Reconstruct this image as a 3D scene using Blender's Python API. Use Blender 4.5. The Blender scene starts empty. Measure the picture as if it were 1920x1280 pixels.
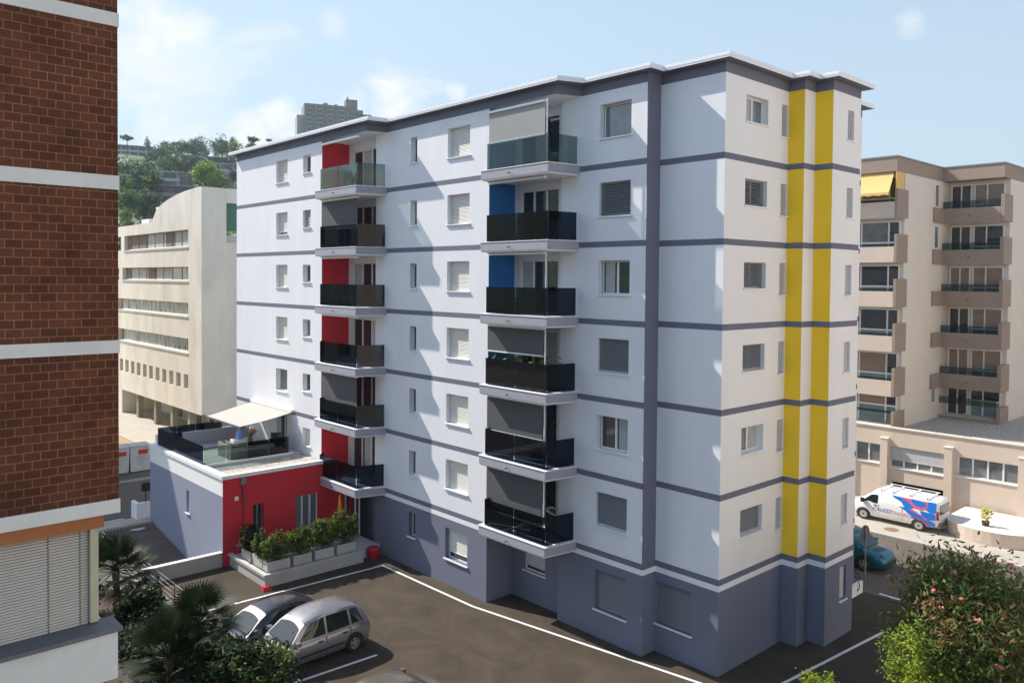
import bpy, math, random
from mathutils import Vector, Matrix
R = math.radians
SC = bpy.context.scene
COL = SC.collection
# ------------------------------------------------------------------ camera
cd = bpy.data.cameras.new('camera'); cam = bpy.data.objects.new('camera', cd); COL.objects.link(cam)
cr = Vector((0.7375045, -0.6752888, 0.0084963)); cu = Vector((0.0099335, 0.0234263, 0.9996762)); cf = Vector((0.6752692, 0.7371813, -0.0239850))
mw = Matrix.Identity(4)
for i in range(3):
    mw[i][0] = cr[i]; mw[i][1] = cu[i]; mw[i][2] = -cf[i]
mw[0][3], mw[1][3], mw[2][3] = -22.792, -14.7238, 13.0128
cam.matrix_world = mw
cd.sensor_fit = 'HORIZONTAL'; cd.sensor_width = 36; cd.lens = 1512.33/1920*36
cd.shift_y = -(640-561.03)/1920
cd.clip_start = 0.1; cd.clip_end = 6000
SC.camera = cam
# ------------------------------------------------------------------ light
SUN = Vector((-1, 3.15, 2.98)).normalized()
SUN_E = math.asin(SUN.z); SUN_AZ = math.atan2(SUN.x, SUN.y)
SUN_STRENGTH = 4.2; SKY_STRENGTH = 0.14; EXPOSURE = 0.80
sd = bpy.data.lights.new('sun', 'SUN'); sd.energy = SUN_STRENGTH; sd.angle = R(0.5); sd.color = (1.0, 0.93, 0.84)
so = bpy.data.objects.new('sun', sd); COL.objects.link(so); so.location = SUN*80
so.rotation_euler = SUN.to_track_quat('Z', 'Y').to_euler()
w = bpy.data.worlds.new('World'); SC.world = w; w.use_nodes = True
nt = w.node_tree; N = nt.nodes; L = nt.links; N.clear()
def nd(t, **k):
    n = N.new(t)
    for a, b in k.items(): setattr(n, a, b)
    return n
out = nd('ShaderNodeOutputWorld'); bg = nd('ShaderNodeBackground'); L.new(bg.outputs[0], out.inputs[0])
sky = nd('ShaderNodeTexSky', sky_type='NISHITA', sun_disc=False, sun_elevation=SUN_E, sun_rotation=SUN_AZ, altitude=300, air_density=1.0, dust_density=1.0, ozone_density=1.6)
tc = nd('ShaderNodeTexCoord'); mp = nd('ShaderNodeMapping'); mp.inputs['Scale'].default_value = (1, 1, 1.7)
L.new(tc.outputs['Generated'], mp.inputs['Vector'])
CLOUDS = [((0.3115, 0.9235, 0.2252), .2, .55), ((0.3057, 0.9071, 0.2893), 0.1, 1.0), ((0.3418, 0.8969, 0.2807), 0.06, 0.9), ((0.3016, 0.9288, 0.2154), 0.1, 0.7), ((0.3566, 0.9049, 0.2325), 0.06, 0.5), ((0.4345, 0.8813, 0.1855), 0.055, 1), ((0.4093, 0.897, 0.167), 0.06, 0.9), ((0.5485, 0.8089, 0.2116), 0.075, 1), ((0.5071, 0.8368, 0.2064), 0.05, 0.9), ((0.608, 0.7615, 0.2248), 0.025, 0.8), ((0.8948, 0.3515, 0.2753), 0.04, 0.55), ((0.3201, 0.9337, 0.1602), 0.1, 0.9), ((0.4799, 0.8273, 0.2922), 0.03, 0.35)]
n1 = nd('ShaderNodeTexNoise'); n1.inputs['Scale'].default_value = 11; n1.inputs['Detail'].default_value = 9; n1.inputs['Roughness'].default_value = .58; n1.inputs['Distortion'].default_value = .3
L.new(mp.outputs[0], n1.inputs['Vector'])
sp = nd('ShaderNodeSeparateXYZ'); L.new(tc.outputs['Generated'], sp.inputs[0])
def mth(op, a, b, clamp=False):
    m = nd('ShaderNodeMath', operation=op, use_clamp=clamp)
    for i, v in enumerate((a, b)):
        if isinstance(v, (int, float)): m.inputs[i].default_value = v
        else: L.new(v, m.inputs[i])
    return m.outputs[0]
nz = mth('MULTIPLY', mth('SUBTRACT', n1.outputs['Fac'], .5), 4.6)
cloud = None   # (direction, angular radius, strength) of the cumulus heads
for d_, r_, k_ in CLOUDS:
    ds = nd('ShaderNodeVectorMath', operation='DISTANCE'); L.new(tc.outputs['Generated'], ds.inputs[0]); ds.inputs[1].default_value = d_
    mr = nd('ShaderNodeMapRange'); mr.inputs['From Min'].default_value = r_; mr.inputs['From Max'].default_value = r_*.15; mr.inputs['To Min'].default_value = -.9; mr.inputs['To Max'].default_value = .9; mr.clamp = True; L.new(ds.outputs['Value'], mr.inputs['Value'])
    v = mth('MULTIPLY', mth('ADD', mr.outputs[0], nz, True), k_)
    cloud = v if cloud is None else mth('MAXIMUM', cloud, v)
mc = cloud
# front = the half of the sky away from the court; paler and flatter there
fr = nd('ShaderNodeVectorMath', operation='DOT_PRODUCT'); L.new(tc.outputs['Generated'], fr.inputs[0]); fr.inputs[1].default_value = (.675, .737, 0)
F_ = nd('ShaderNodeMapRange'); F_.inputs['From Min'].default_value = .1; F_.inputs['From Max'].default_value = .7; L.new(fr.outputs['Value'], F_.inputs['Value'])
hz = nd('ShaderNodeMapRange'); hz.inputs['From Min'].default_value = 0.0; hz.inputs['From Max'].default_value = .55
hz.inputs['To Min'].default_value = .62; hz.inputs['To Max'].default_value = .12
L.new(sp.outputs['Z'], hz.inputs['Value'])
fac = mth('ADD', hz.outputs[0], mth('MULTIPLY', F_.outputs[0], .36), True)
m0 = nd('ShaderNodeMixRGB'); m0.inputs['Color1'].default_value = (3.0, 3.7, 4.15, 1); m0.inputs['Color2'].default_value = (2.3, 2.92, 3.28, 1); L.new(F_.outputs[0], m0.inputs['Fac'])
m1 = nd('ShaderNodeMixRGB'); L.new(fac, m1.inputs['Fac']); L.new(sky.outputs[0], m1.inputs['Color1']); L.new(m0.outputs[0], m1.inputs['Color2'])
m2 = nd('ShaderNodeMixRGB'); m2.inputs['Color2'].default_value = (4.0, 4.1, 4.1, 1); L.new(mc, m2.inputs['Fac']); L.new(m1.outputs[0], m2.inputs['Color1'])
L.new(m2.outputs[0], bg.inputs['Color']); bg.inputs['Strength'].default_value = SKY_STRENGTH
SC.view_settings.view_transform = 'Standard'; SC.view_settings.look = 'None'; SC.view_settings.exposure = EXPOSURE; SC.view_settings.gamma = 1
try: SC.view_settings.use_curve_mapping = False
except Exception: pass
# ------------------------------------------------------------------ materials
MATS = {}
def mat(name, col=(.5, .5, .5), rough=.7, var=.08, scale=2.0, bump=0.0, bscale=40, metal=0.0, spec=.5, stretch=(1, 1, 1), dark=None, trans=0.0, detail=6, distort=0.0):
    if name in MATS: return MATS[name]
    m = bpy.data.materials.new(name); m.use_nodes = True; t = m.node_tree; b = t.nodes['Principled BSDF']
    b.inputs['Roughness'].default_value = rough; b.inputs['Metallic'].default_value = metal; b.inputs['Specular IOR Level'].default_value = spec
    b.inputs['Base Color'].default_value = (*col, 1)
    if var or bump:
        tc = t.nodes.new('ShaderNodeTexCoord'); mp = t.nodes.new('ShaderNodeMapping'); mp.inputs['Scale'].default_value = stretch
        t.links.new(tc.outputs['Object'], mp.inputs['Vector'])
    if var:
        n = t.nodes.new('ShaderNodeTexNoise'); n.inputs['Scale'].default_value = scale; n.inputs['Detail'].default_value = detail; n.inputs['Roughness'].default_value = .62; n.inputs['Distortion'].default_value = distort
        t.links.new(mp.outputs[0], n.inputs['Vector'])
        r = t.nodes.new('ShaderNodeValToRGB'); r.color_ramp.elements[0].position = .28; r.color_ramp.elements[1].position = .72
        lo = dark if dark else tuple(c*(1-var) for c in col); hi = tuple(min(1, c*(1+var)) for c in col)
        r.color_ramp.elements[0].color = (*lo, 1); r.color_ramp.elements[1].color = (*hi, 1)
        t.links.new(n.outputs['Fac'], r.inputs[0]); t.links.new(r.outputs[0], b.inputs['Base Color'])
    if bump:
        n2 = t.nodes.new('ShaderNodeTexNoise'); n2.inputs['Scale'].default_value = bscale; n2.inputs['Detail'].default_value = 4
        t.links.new(tc.outputs['Object'], n2.inputs['Vector'])
        bp = t.nodes.new('ShaderNodeBump'); bp.inputs['Strength'].default_value = bump; bp.inputs['Distance'].default_value = .02
        t.links.new(n2.outputs['Fac'], bp.inputs['Height']); t.links.new(bp.outputs[0], b.inputs['Normal'])
    if trans:
        b.inputs['Subsurface Weight'].default_value = 0
        tr = t.nodes.new('ShaderNodeBsdfTranslucent'); mx = t.nodes.new('ShaderNodeMixShader'); mx.inputs[0].default_value = trans
        o = t.nodes['Material Output']; src = b.inputs['Base Color'].links[0].from_socket if b.inputs['Base Color'].links else None
        if src: t.links.new(src, tr.inputs['Color'])
        else: tr.inputs['Color'].default_value = (*col, 1)
        t.links.new(b.outputs[0], mx.inputs[1]); t.links.new(tr.outputs[0], mx.inputs[2]); t.links.new(mx.outputs[0], o.inputs['Surface'])
    MATS[name] = m
    return m
def glass_mat(name, tint, refl=.08, rough=.02, blend=.22):
    if name in MATS: return MATS[name]
    m = bpy.data.materials.new(name); m.use_nodes = True; t = m.node_tree; t.nodes.remove(t.nodes['Principled BSDF']); o = t.nodes['Material Output']
    tr = t.nodes.new('ShaderNodeBsdfTransparent'); tr.inputs[0].default_value = (*tint, 1)
    gl = t.nodes.new('ShaderNodeBsdfGlossy'); gl.inputs['Roughness'].default_value = rough; gl.inputs['Color'].default_value = (.9, .95, 1, 1)
    lw = t.nodes.new('ShaderNodeLayerWeight'); lw.inputs['Blend'].default_value = blend
    mr = t.nodes.new('ShaderNodeMapRange'); mr.inputs['To Min'].default_value = refl*.15; mr.inputs['To Max'].default_value = .32
    t.links.new(lw.outputs['Fresnel'], mr.inputs['Value'])
    mx = t.nodes.new('ShaderNodeMixShader'); t.links.new(mr.outputs[0], mx.inputs[0]); t.links.new(tr.outputs[0], mx.inputs[1]); t.links.new(gl.outputs[0], mx.inputs[2])
    t.links.new(mx.outputs[0], o.inputs['Surface']); MATS[name] = m
    return m
def brick_mat(name, c1, c2, mortar, bw, bh, ms):
    m = bpy.data.materials.new(name); m.use_nodes = True; t = m.node_tree; b = t.nodes['Principled BSDF']; b.inputs['Roughness'].default_value = .8; b.inputs['Specular IOR Level'].default_value = .25
    tc = t.nodes.new('ShaderNodeTexCoord'); sx = t.nodes.new('ShaderNodeSeparateXYZ'); cx = t.nodes.new('ShaderNodeCombineXYZ')
    t.links.new(tc.outputs['Object'], sx.inputs[0]); ad = t.nodes.new('ShaderNodeMath'); ad.operation = 'ADD'
    t.links.new(sx.outputs['X'], ad.inputs[0]); t.links.new(sx.outputs['Y'], ad.inputs[1]); t.links.new(ad.outputs[0], cx.inputs[0]); t.links.new(sx.outputs['Z'], cx.inputs[1])
    br = t.nodes.new('ShaderNodeTexBrick'); br.inputs['Scale'].default_value = 1; br.inputs['Brick Width'].default_value = bw; br.inputs['Row Height'].default_value = bh
    br.inputs['Mortar Size'].default_value = ms; br.inputs['Mortar Smooth'].default_value = .3; br.inputs['Color1'].default_value = (*c1, 1); br.inputs['Color2'].default_value = (*c2, 1); br.inputs['Mortar'].default_value = (*mortar, 1)
    br.inputs['Bias'].default_value = -.1
    nz = t.nodes.new('ShaderNodeTexNoise'); nz.inputs['Scale'].default_value = 1.1; nz.inputs['Detail'].default_value = 5; t.links.new(tc.outputs['Object'], nz.inputs['Vector'])
    mr = t.nodes.new('ShaderNodeMapRange'); mr.inputs['From Min'].default_value = .3; mr.inputs['From Max'].default_value = .7; mr.inputs['To Min'].default_value = .72; mr.inputs['To Max'].default_value = 1.3; t.links.new(nz.outputs['Fac'], mr.inputs['Value'])
    t.links.new(cx.outputs[0], br.inputs['Vector'])
    mx = t.nodes.new('ShaderNodeMixRGB'); mx.blend_type = 'MULTIPLY'; mx.inputs[0].default_value = 1; t.links.new(br.outputs['Color'], mx.inputs[1]); t.links.new(mr.outputs[0], mx.inputs[2]); t.links.new(mx.outputs[0], b.inputs['Base Color'])
    bp = t.nodes.new('ShaderNodeBump'); bp.inputs['Strength'].default_value = .5; bp.inputs['Distance'].default_value = .01; bp.invert = True; t.links.new(br.outputs['Fac'], bp.inputs['Height']); t.links.new(bp.outputs[0], b.inputs['Normal'])
    return m
WHITE = mat('lilac_white_stucco', (.765, .77, .792), .85, .04, .9, .12, 60, stretch=(1, 1, .3))
WHITE_BOUNCE = mat('white_stucco_bounce_tint', (.85, .815, .785), .85, .035, .9, .12, 60, stretch=(1, 1, .3))  # same stucco as the long side, with warm bounce light put into its colour
BAND = mat('grey_violet_paint', (.15, .153, .205), .8, .04, 1.5, .1, 60)
BASE = mat('slate_blue_paint', (.155, .17, .23), .8, .05, .8, .15, 60)
STRIP = mat('white_paint', (.82, .82, .82), .75, .02, 2)
YELLOW = mat('yellow_stucco', (.95, .61, .025), .85, .03, .8, .1, 60)
RED = mat('red_stucco', (.60, .025, .04), .8, .05, 1, .12, 60)
BLUE = mat('blue_stucco', (.012, .15, .42), .8, .05, 1, .1, 60)
SLAB = mat('grey_balcony_paint', (.34, .335, .385), .75, .04, 2)
METALW = mat('white_painted_metal', (.82, .83, .84), .35, .02, 2)
FRAME = mat('white_window_frame', (.8, .8, .8), .4, .02, 2)
DFRAME = mat('dark_bronze_frame', (.06, .055, .055), .4, .05, 2)
SHUT = mat('cream_roller_blind', (.74, .71, .63), .55, .03, 6)
SHUTG = mat('grey_slat_blind', (.20, .21, .22), .5, .05, 6)
SHUTL = mat('pale_grey_blind', (.50, .49, .49), .55, .04, 6)
GLASSW = mat('window_glass', (.025, .03, .035), .04, .3, .8, spec=.9)
GLASSL = mat('window_glass_pale', (.16, .17, .17), .06, .35, .9, spec=.9)
RAIL = glass_mat('smoked_glass', (.15, .21, .27), .10)
RAILC = glass_mat('pale_glass', (.52, .60, .58), .12)  # on the top balconies the paler tint stands in for bright reflection
SCREEN = mat('grey_screen_fabric', (.105, .105, .11), .9, .05, 5, trans=.12)
SCREENL = mat('pale_screen_fabric', (.38, .38, .365), .9, .04, 5, trans=.15)
DARK = mat('dark_interior', (.02, .02, .022), .8, .2, 2)
BLACK = mat('black_rubber', (.018, .018, .018), .75, .1, 8)
CONC = mat('raw_concrete', (.69, .65, .56), .9, .15, .6, .2, 25, stretch=(1, 1, .35))
CONCG = mat('grey_concrete', (.47, .46, .43), .9, .10, 1.2, .2, 30)
GRAVEL = mat('roof_gravel', (.42, .38, .32), .95, .6, 7, .6, 30)
ASPH = mat('asphalt', (.058, .045, .031), .92, .34, .5, .35, 60, spec=.3, stretch=(1, .6, 1), distort=1.8, detail=9)
ROAD = mat('street_asphalt', (.12, .10, .082), .92, .14, .8, .3, 60, spec=.3)
PAVE = mat('pale_pavement', (.42, .385, .33), .9, .10, .9, .2, 40)
SAND = mat('sandy_ground', (.36, .27, .17), .95, .2, 1.2, .4, 30)
SOIL = mat('soil', (.07, .05, .035), .95, .3, 5)
PAINT = mat('road_paint', (.72, .72, .70), .7, .12, 5)
BEIGE = mat('beige_stucco', (.60, .50, .41), .88, .04, .8, .15, 50)
TAN = mat('taupe_stucco', (.31, .24, .19), .88, .04, .8, .15, 50)
BEIGEL = mat('pale_beige_stucco', (.68, .61, .53), .88, .04, .8, .15, 50)
GREYM = mat('grey_metal', (.22, .23, .24), .45, .06, 5, metal=.5)
GALV = mat('galvanised_steel', (.40, .40, .38), .4, .1, 5, metal=.7)
ORANGE = mat('orange_paint', (.42, .145, .045), .75, .06, 3)
STONE = mat('grey_sill_stone', (.17, .16, .16), .7, .12, 6)
BARK = mat('bark', (.10, .075, .05), .95, .3, 6, .5, 25)
# ------------------------------------------------------------------ mesh helpers
class MB:
    def __init__(s): s.v = []; s.f = []; s.m = []; s.s = []; s.mats = []
    def mi(s, m):
        if m not in s.mats: s.mats.append(m)
        return s.mats.index(m)
    def face(s, pts, m, smooth=False):
        n = len(s.v); s.v += [tuple(p) for p in pts]; s.f.append(tuple(range(n, n+len(pts)))); s.m.append(s.mi(m)); s.s.append(smooth)
    def hexa(s, p, m):  # p: 4 bottom then 4 top
        n = len(s.v); s.v += [tuple(q) for q in p]; k = s.mi(m)
        for f in ((3, 2, 1, 0), (4, 5, 6, 7), (0, 1, 5, 4), (1, 2, 6, 5), (2, 3, 7, 6), (3, 0, 4, 7)):
            s.f.append(tuple(n+i for i in f)); s.m.append(k); s.s.append(False)
    def box(s, x0, x1, y0, y1, z0, z1, m):
        x0, x1 = sorted((x0, x1)); y0, y1 = sorted((y0, y1)); z0, z1 = sorted((z0, z1))
        s.hexa([(x0, y0, z0), (x1, y0, z0), (x1, y1, z0), (x0, y1, z0), (x0, y0, z1), (x1, y0, z1), (x1, y1, z1), (x0, y1, z1)], m)
    def prism(s, poly, z0, z1, m, mtop=None, mbot=None):
        n = len(poly); a = sum(poly[i][0]*poly[(i+1) % n][1]-poly[(i+1) % n][0]*poly[i][1] for i in range(n))
        if a < 0: poly = poly[::-1]
        s.face([(x, y, z1) for x, y in poly], mtop or m); s.face([(x, y, z0) for x, y in poly[::-1]], mbot or m)
        for i in range(n):
            (x, y), (X, Y) = poly[i], poly[(i+1) % n]
            s.face([(x, y, z0), (X, Y, z0), (X, Y, z1), (x, y, z1)], m)
    def grid(s, rows, m, close=False, smooth=True):
        n = len(s.v); c = len(rows[0]); k = s.mi(m)
        for r in rows: s.v += [tuple(p) for p in r]
        for i in range(len(rows)-1):
            for j in range(c if close else c-1):
                J = (j+1) % c
                s.f.append((n+i*c+j, n+i*c+J, n+(i+1)*c+J, n+(i+1)*c+j)); s.m.append(k); s.s.append(smooth)
    def tube(s, pts, rad, m, seg=6, cap=True):
        pts = [Vector(p) for p in pts]; rows = []
        rs = rad if isinstance(rad, (list, tuple)) else [rad]*len(pts)
        for i, p in enumerate(pts):
            t = (pts[min(i+1, len(pts)-1)]-pts[max(i-1, 0)]).normalized()
            a = t.cross(Vector((0, 0, 1)));
            if a.length < 1e-3: a = Vector((1, 0, 0))
            a.normalize(); b = t.cross(a)
            rows.append([p+(a*math.cos(q)+b*math.sin(q))*rs[i] for q in [2*math.pi*j/seg for j in range(seg)]])
        s.grid(rows, m, True)
        if cap:
            s.face(rows[0], m); s.face(rows[-1][::-1], m)
    def lathe(s, prof, c, m, seg=16, axis='z'):
        rows = []
        for r, h in prof:
            row = []
            for j in range(seg):
                a = 2*math.pi*j/seg; x, y = r*math.cos(a), r*math.sin(a)
                row.append((c[0]+x, c[1]+y, c[2]+h) if axis == 'z' else ((c[0]+x, c[1]+h, c[2]+y) if axis == 'y' else (c[0]+h, c[1]+x, c[2]+y)))
            rows.append(row)
        s.grid(rows, m, True)
    def build(s, name, parent=None, label=None, cat=None, group=None, kind=None, sharp=35, loc=None):
        me = bpy.data.meshes.new(name); me.from_pydata(s.v, [], s.f)
        for m in s.mats: me.materials.append(m)
        me.polygons.foreach_set('material_index', s.m); me.polygons.foreach_set('use_smooth', s.s)
        if any(s.s): me.set_sharp_from_angle(angle=R(sharp))
        me.update(); o = bpy.data.objects.new(name, me); COL.objects.link(o)
        if parent: o.parent = parent
        if loc: o.location = loc
        return tag(o, label, cat, group, kind)
def tag(o, label=None, cat=None, group=None, kind=None):
    if label: o['label'] = label
    if cat: o['category'] = cat
    if group: o['group'] = group
    if kind: o['kind'] = kind
    return o
LOCAL = set()
def empty(name, loc, label, cat, group=None, rz=0, local=False):
    o = bpy.data.objects.new(name, None); COL.objects.link(o); o.location = loc; o.rotation_euler = (0, 0, rz); o.empty_display_size = .3
    if local: LOCAL.add(o.name)
    return tag(o, label, cat, group)
def copy_tree(o, parent=None):
    c = o.copy(); COL.objects.link(c); c.parent = parent
    for ch in list(o.children): copy_tree(ch, c)
    return c
class Wall:
    """vertical wall plane: u runs along d, w is distance outward"""
    def __init__(s, o, d, n):
        s.o = o; s.d = d; s.n = n; s.flip = (d[0]*n[1]-d[1]*n[0]) > 0
    def p(s, u, w, z): return (s.o[0]+s.d[0]*u+s.n[0]*w, s.o[1]+s.d[1]*u+s.n[1]*w, z)
    def box(s, mb, u0, u1, w0, w1, z0, z1, m):
        a = [s.p(u0, w0, z0), s.p(u1, w0, z0), s.p(u1, w1, z0), s.p(u0, w1, z0), s.p(u0, w0, z1), s.p(u1, w0, z1), s.p(u1, w1, z1), s.p(u0, w1, z1)]
        if not s.flip:
            pass
        else:
            a = [a[1], a[0], a[3], a[2], a[5], a[4], a[7], a[6]]
        mb.hexa(a, m)
    def quad(s, mb, u0, u1, z0, z1, w, m):
        q = [s.p(u0, w, z0), s.p(u1, w, z0), s.p(u1, w, z1), s.p(u0, w, z1)]
        mb.face(q if not s.flip else q[::-1], m)
    def panel(s, mb, u0, u1, z0, z1, holes, mf, depth=.22, zb=(), reveal=None):
        us = sorted({u0, u1, *[h[i] for h in holes for i in (0, 1) if u0 < h[i] < u1]})
        zs = sorted({z0, z1, *[h[i] for h in holes for i in (2, 3) if z0 < h[i] < z1], *[z for z in zb if z0 < z < z1]})
        for i in range(len(us)-1):
            for j in range(len(zs)-1):
                uc, zc = (us[i]+us[i+1])/2, (zs[j]+zs[j+1])/2
                if any(h[0] < uc < h[1] and h[2] < zc < h[3] for h in holes): continue
                s.quad(mb, us[i], us[i+1], zs[j], zs[j+1], 0, mf(uc, zc))
        for h in holes:
            a, b, c, d = h[:4]; m = reveal or mf((a+b)/2, (c+d)/2)
            mb.face([s.p(a, 0, c), s.p(a, -depth, c), s.p(a, -depth, d), s.p(a, 0, d)], m)
            mb.face([s.p(b, 0, c), s.p(b, -depth, c), s.p(b, -depth, d), s.p(b, 0, d)], m)
            mb.face([s.p(a, 0, d), s.p(b, 0, d), s.p(b, -depth, d), s.p(a, -depth, d)], m)
            mb.face([s.p(a, 0, c), s.p(b, 0, c), s.p(b, -depth, c), s.p(a, -depth, c)], m)
def window(W, parent, h, kind='glass', depth=.22, leaves=1, sill=True, fm=None, gm=None, rnd=None, blindm=None, frac=1.0, curtain=None):
    """window in hole h=(u0,u1,z0,z1): frame > pane, blind, sill"""
    u0, u1, z0, z1 = h; fm = fm or FRAME; gm = gm or GLASSW; w0, w1 = -depth-.05, -depth+.02; e = .004
    f = MB(); t = .055
    W.box(f, u0+e, u0+t, w0, w1, z0+e, z1-e, fm); W.box(f, u1-t, u1-e, w0, w1, z0+e, z1-e, fm)
    W.box(f, u0+t, u1-t, w0, w1, z1-t, z1-e, fm); W.box(f, u0+t, u1-t, w0, w1, z0+e, z0+t, fm)
    for i in range(1, leaves):
        u = u0+(u1-u0)*i/leaves; W.box(f, u-.04, u+.04, w0, w1+.004, z0+t, z1-t, fm)
    fo = f.build('window', parent)
    g = MB(); W.quad(g, u0+t, u1-t, z0+t, z1-t, -depth-.02, gm); g.build('pane', fo)
    if curtain:
        c = MB(); K = 10
        for i in range(K):
            ua, ub = u0+t+(u1-u0-2*t)*(curtain[0]+(curtain[1]-curtain[0])*i/K), u0+t+(u1-u0-2*t)*(curtain[0]+(curtain[1]-curtain[0])*(i+1)/K); wa, wb = -depth-.016+.008*(i % 2), -depth-.016+.008*((i+1) % 2)
            c.face([W.p(ua, wa, z0+t), W.p(ub, wb, z0+t), W.p(ub, wb, z1-t), W.p(ua, wa, z1-t)], mat('net_curtain', (.42, .42, .41), .85, .12, 4))
        c.build('curtain', fo)
    if kind in ('blind', 'slats'):
        b = MB(); bm = blindm or (SHUT if kind == 'blind' else SHUTG); zz = z1-.01; bot = z1-(z1-z0-.02)*frac; st = .055 if kind == 'blind' else .08
        while zz-st > bot:
            a = [W.p(u0+.01, -depth+.045, zz-st), W.p(u1-.01, -depth+.045, zz-st), W.p(u1-.01, -depth+.03 if kind == 'blind' else -depth+.09, zz-.006), W.p(u0+.01, -depth+.03 if kind == 'blind' else -depth+.09, zz-.006)]
            if kind == 'slats': a = [W.p(u0+.01, -depth+.11, zz-st), W.p(u1-.01, -depth+.11, zz-st), W.p(u1-.01, -depth+.05, zz-.014), W.p(u0+.01, -depth+.05, zz-.014)]
            b.face(a, bm); zz -= st
        W.box(b, u0+.01, u1-.01, -depth+.03, -depth+.07, max(zz-.035, z0+.008), zz-.002, bm)
        b.build('blind', fo)
    if sill:
        s = MB(); W.box(s, u0-.06, u1+.06, -depth+.022, .07, z0-.045, z0-.003, METALW); s.build('sill', fo)
    return fo
# ================================================================== APARTMENT BUILDING
BZ = [17.12-2.8*k for k in range(6)]          # floor bands (centre height)
S1, S2, S3, S4 = -2.62, -1.70, -.72, 0.0
FA, RT, RB = 19.80, 20.34, 20.16              # fascia bottom, roof top, roof underside
ZB = [2.82, 3.015, FA] + [b+s*.105 for b in BZ for s in (-1, 1)]
def paint(main):
    def f(u, z):
        if z < 2.82: return BASE
        if z < 3.015: return STRIP
        if z > FA or any(abs(z-b) < .105 for b in BZ): return BAND
        return main
    return f
def plain(main):
    def f(u, z): return BASE if z < 2.82 else (BAND if z > FA else main)
    return f
APT = empty('apartment_building', (3, 10, 0), 'six storey white apartment block with violet floor bands, yellow stripes and glass balconies', 'building')
_build = MB.build
def bld(mb, name, parent=None, **k):
    o = _build(mb, name, parent, **k)
    if parent is not None and parent.type == 'EMPTY' and parent.name not in LOCAL: o.matrix_parent_inverse = Matrix.Translation(-parent.location)
    return o
MB.build = lambda s, name, parent=None, *a, **k: bld(s, name, parent, **k)
WX = lambda x: Wall((x, 0), (0, 1), (-1, 0))    # faces -x, u = y
WY = lambda y: Wall((0, y), (1, 0), (0, -1))    # faces -y, u = x
a = MB()
h1 = [(25.0, 26.3, b+1.0, b+2.2) for b in BZ[:5]]+[(22.5, 23.3, b+1.28, b+2.18) for b in BZ]+[(25.05, 26.2, 3.98, 5.75)]
WX(S1).panel(a, 21.35, 31.36, -.5, RB, h1, paint(WHITE), zb=ZB)
a.build('wall', APT)
a = MB()
h2 = [(14.6, 15.1, b+1.07, b+2.19) for b in BZ]+[(14.6, 15.1, 1.42, 2.52)]+[(10.92, 12.4, b+1.0, b+2.25) for b in BZ]+[(10.92, 12.4, 1.13, 2.44)]
WX(S2).panel(a, 9.70, 17.9, -.5, RB, h2, paint(WHITE), zb=ZB)
WY(9.70).panel(a, S2, -.30, -.5, 2.82, [], plain(WHITE))
a.build('wall', APT)
a = MB()
h3 = [(3.3, 4.75, b+1.0, b+2.22) for b in BZ]+[(3.3, 4.75, 1.04, 2.49)]
WX(S3).panel(a, 2.58, 6.65, -.5, RB, h3, paint(WHITE), zb=ZB)
a.build('wall', APT)
a = MB()
WY(2.58).panel(a, S3, 0, -.5, 2.82, [], lambda u, z: BASE); WY(2.58).panel(a, S3, 0, 2.82, 3.015, [], lambda u, z: STRIP); WY(2.58).panel(a, S3, 0, 3.015, RB, [], lambda u, z: BAND)
# dark strip carried round the corner
WX(S3).box(a, 2.572, 2.60, .002, .006, 3.015, RB, BAND)
a.build('pilaster', APT)
a = MB()
h4 = [(1.06, 2.51, 1.02, 2.5)]
WX(S4).panel(a, 0, 2.58, -.5, RB, h4, paint(WHITE), zb=ZB)
a.build('wall', APT)
a = MB()
h5 = [(1.24, 2.64, b+1.27, b+2.16) for b in BZ]+[(3.56, 4.0, b+1.05, b+2.18) for b in BZ]
WY(0).panel(a, 0, 4.03, -.5, RB, h5, paint(WHITE_BOUNCE), zb=ZB)
a.build('wall', APT)
a = MB(); WX(4.03).panel(a, -.62, 0, -.5, RB, [], paint(YELLOW), zb=ZB); a.build('yellow_stripe', APT)
a = MB(); WY(-.62).panel(a, 4.03, 4.79, -.5, RB, [], paint(WHITE_BOUNCE), zb=ZB); a.build('wall', APT)
a = MB(); WX(4.79).panel(a, -1.28, -.62, -.5, RB, [], paint(YELLOW), zb=ZB); a.build('yellow_stripe', APT)
a = MB()
h6 = [(5.92, 6.42, b+1.05, b+2.14) for b in BZ]+[(5.92, 6.42, 1.35, 2.59)]
WY(-1.28).panel(a, 4.79, 6.96, -.5, RB, h6, paint(WHITE_BOUNCE), zb=ZB)
Wall((6.96, 0), (0, 1), (1, 0)).panel(a, -1.28, .2, -.5, RB, [], paint(WHITE_BOUNCE), zb=ZB)
WY(.2).panel(a, 6.96, 10.35, -.5, RB, [], paint(WHITE_BOUNCE), zb=ZB)
Wall((10.35, 0), (0, 1), (1, 0)).panel(a, .2, 14, -.5, RB, [], paint(WHITE_BOUNCE), zb=ZB)
Wall((0, 14), (1, 0), (0, 1)).panel(a, 7.5, 10.35, -.5, RB, [], paint(WHITE), zb=ZB)
Wall((7.5, 0), (0, 1), (1, 0)).panel(a, 14, 31.36, -.5, RB, [], paint(WHITE), zb=ZB)
Wall((0, 31.36), (1, 0), (0, 1)).panel(a, S1, 7.5, -.5, RB, [], paint(WHITE), zb=ZB)
a.build('rear_wall', APT)
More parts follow.
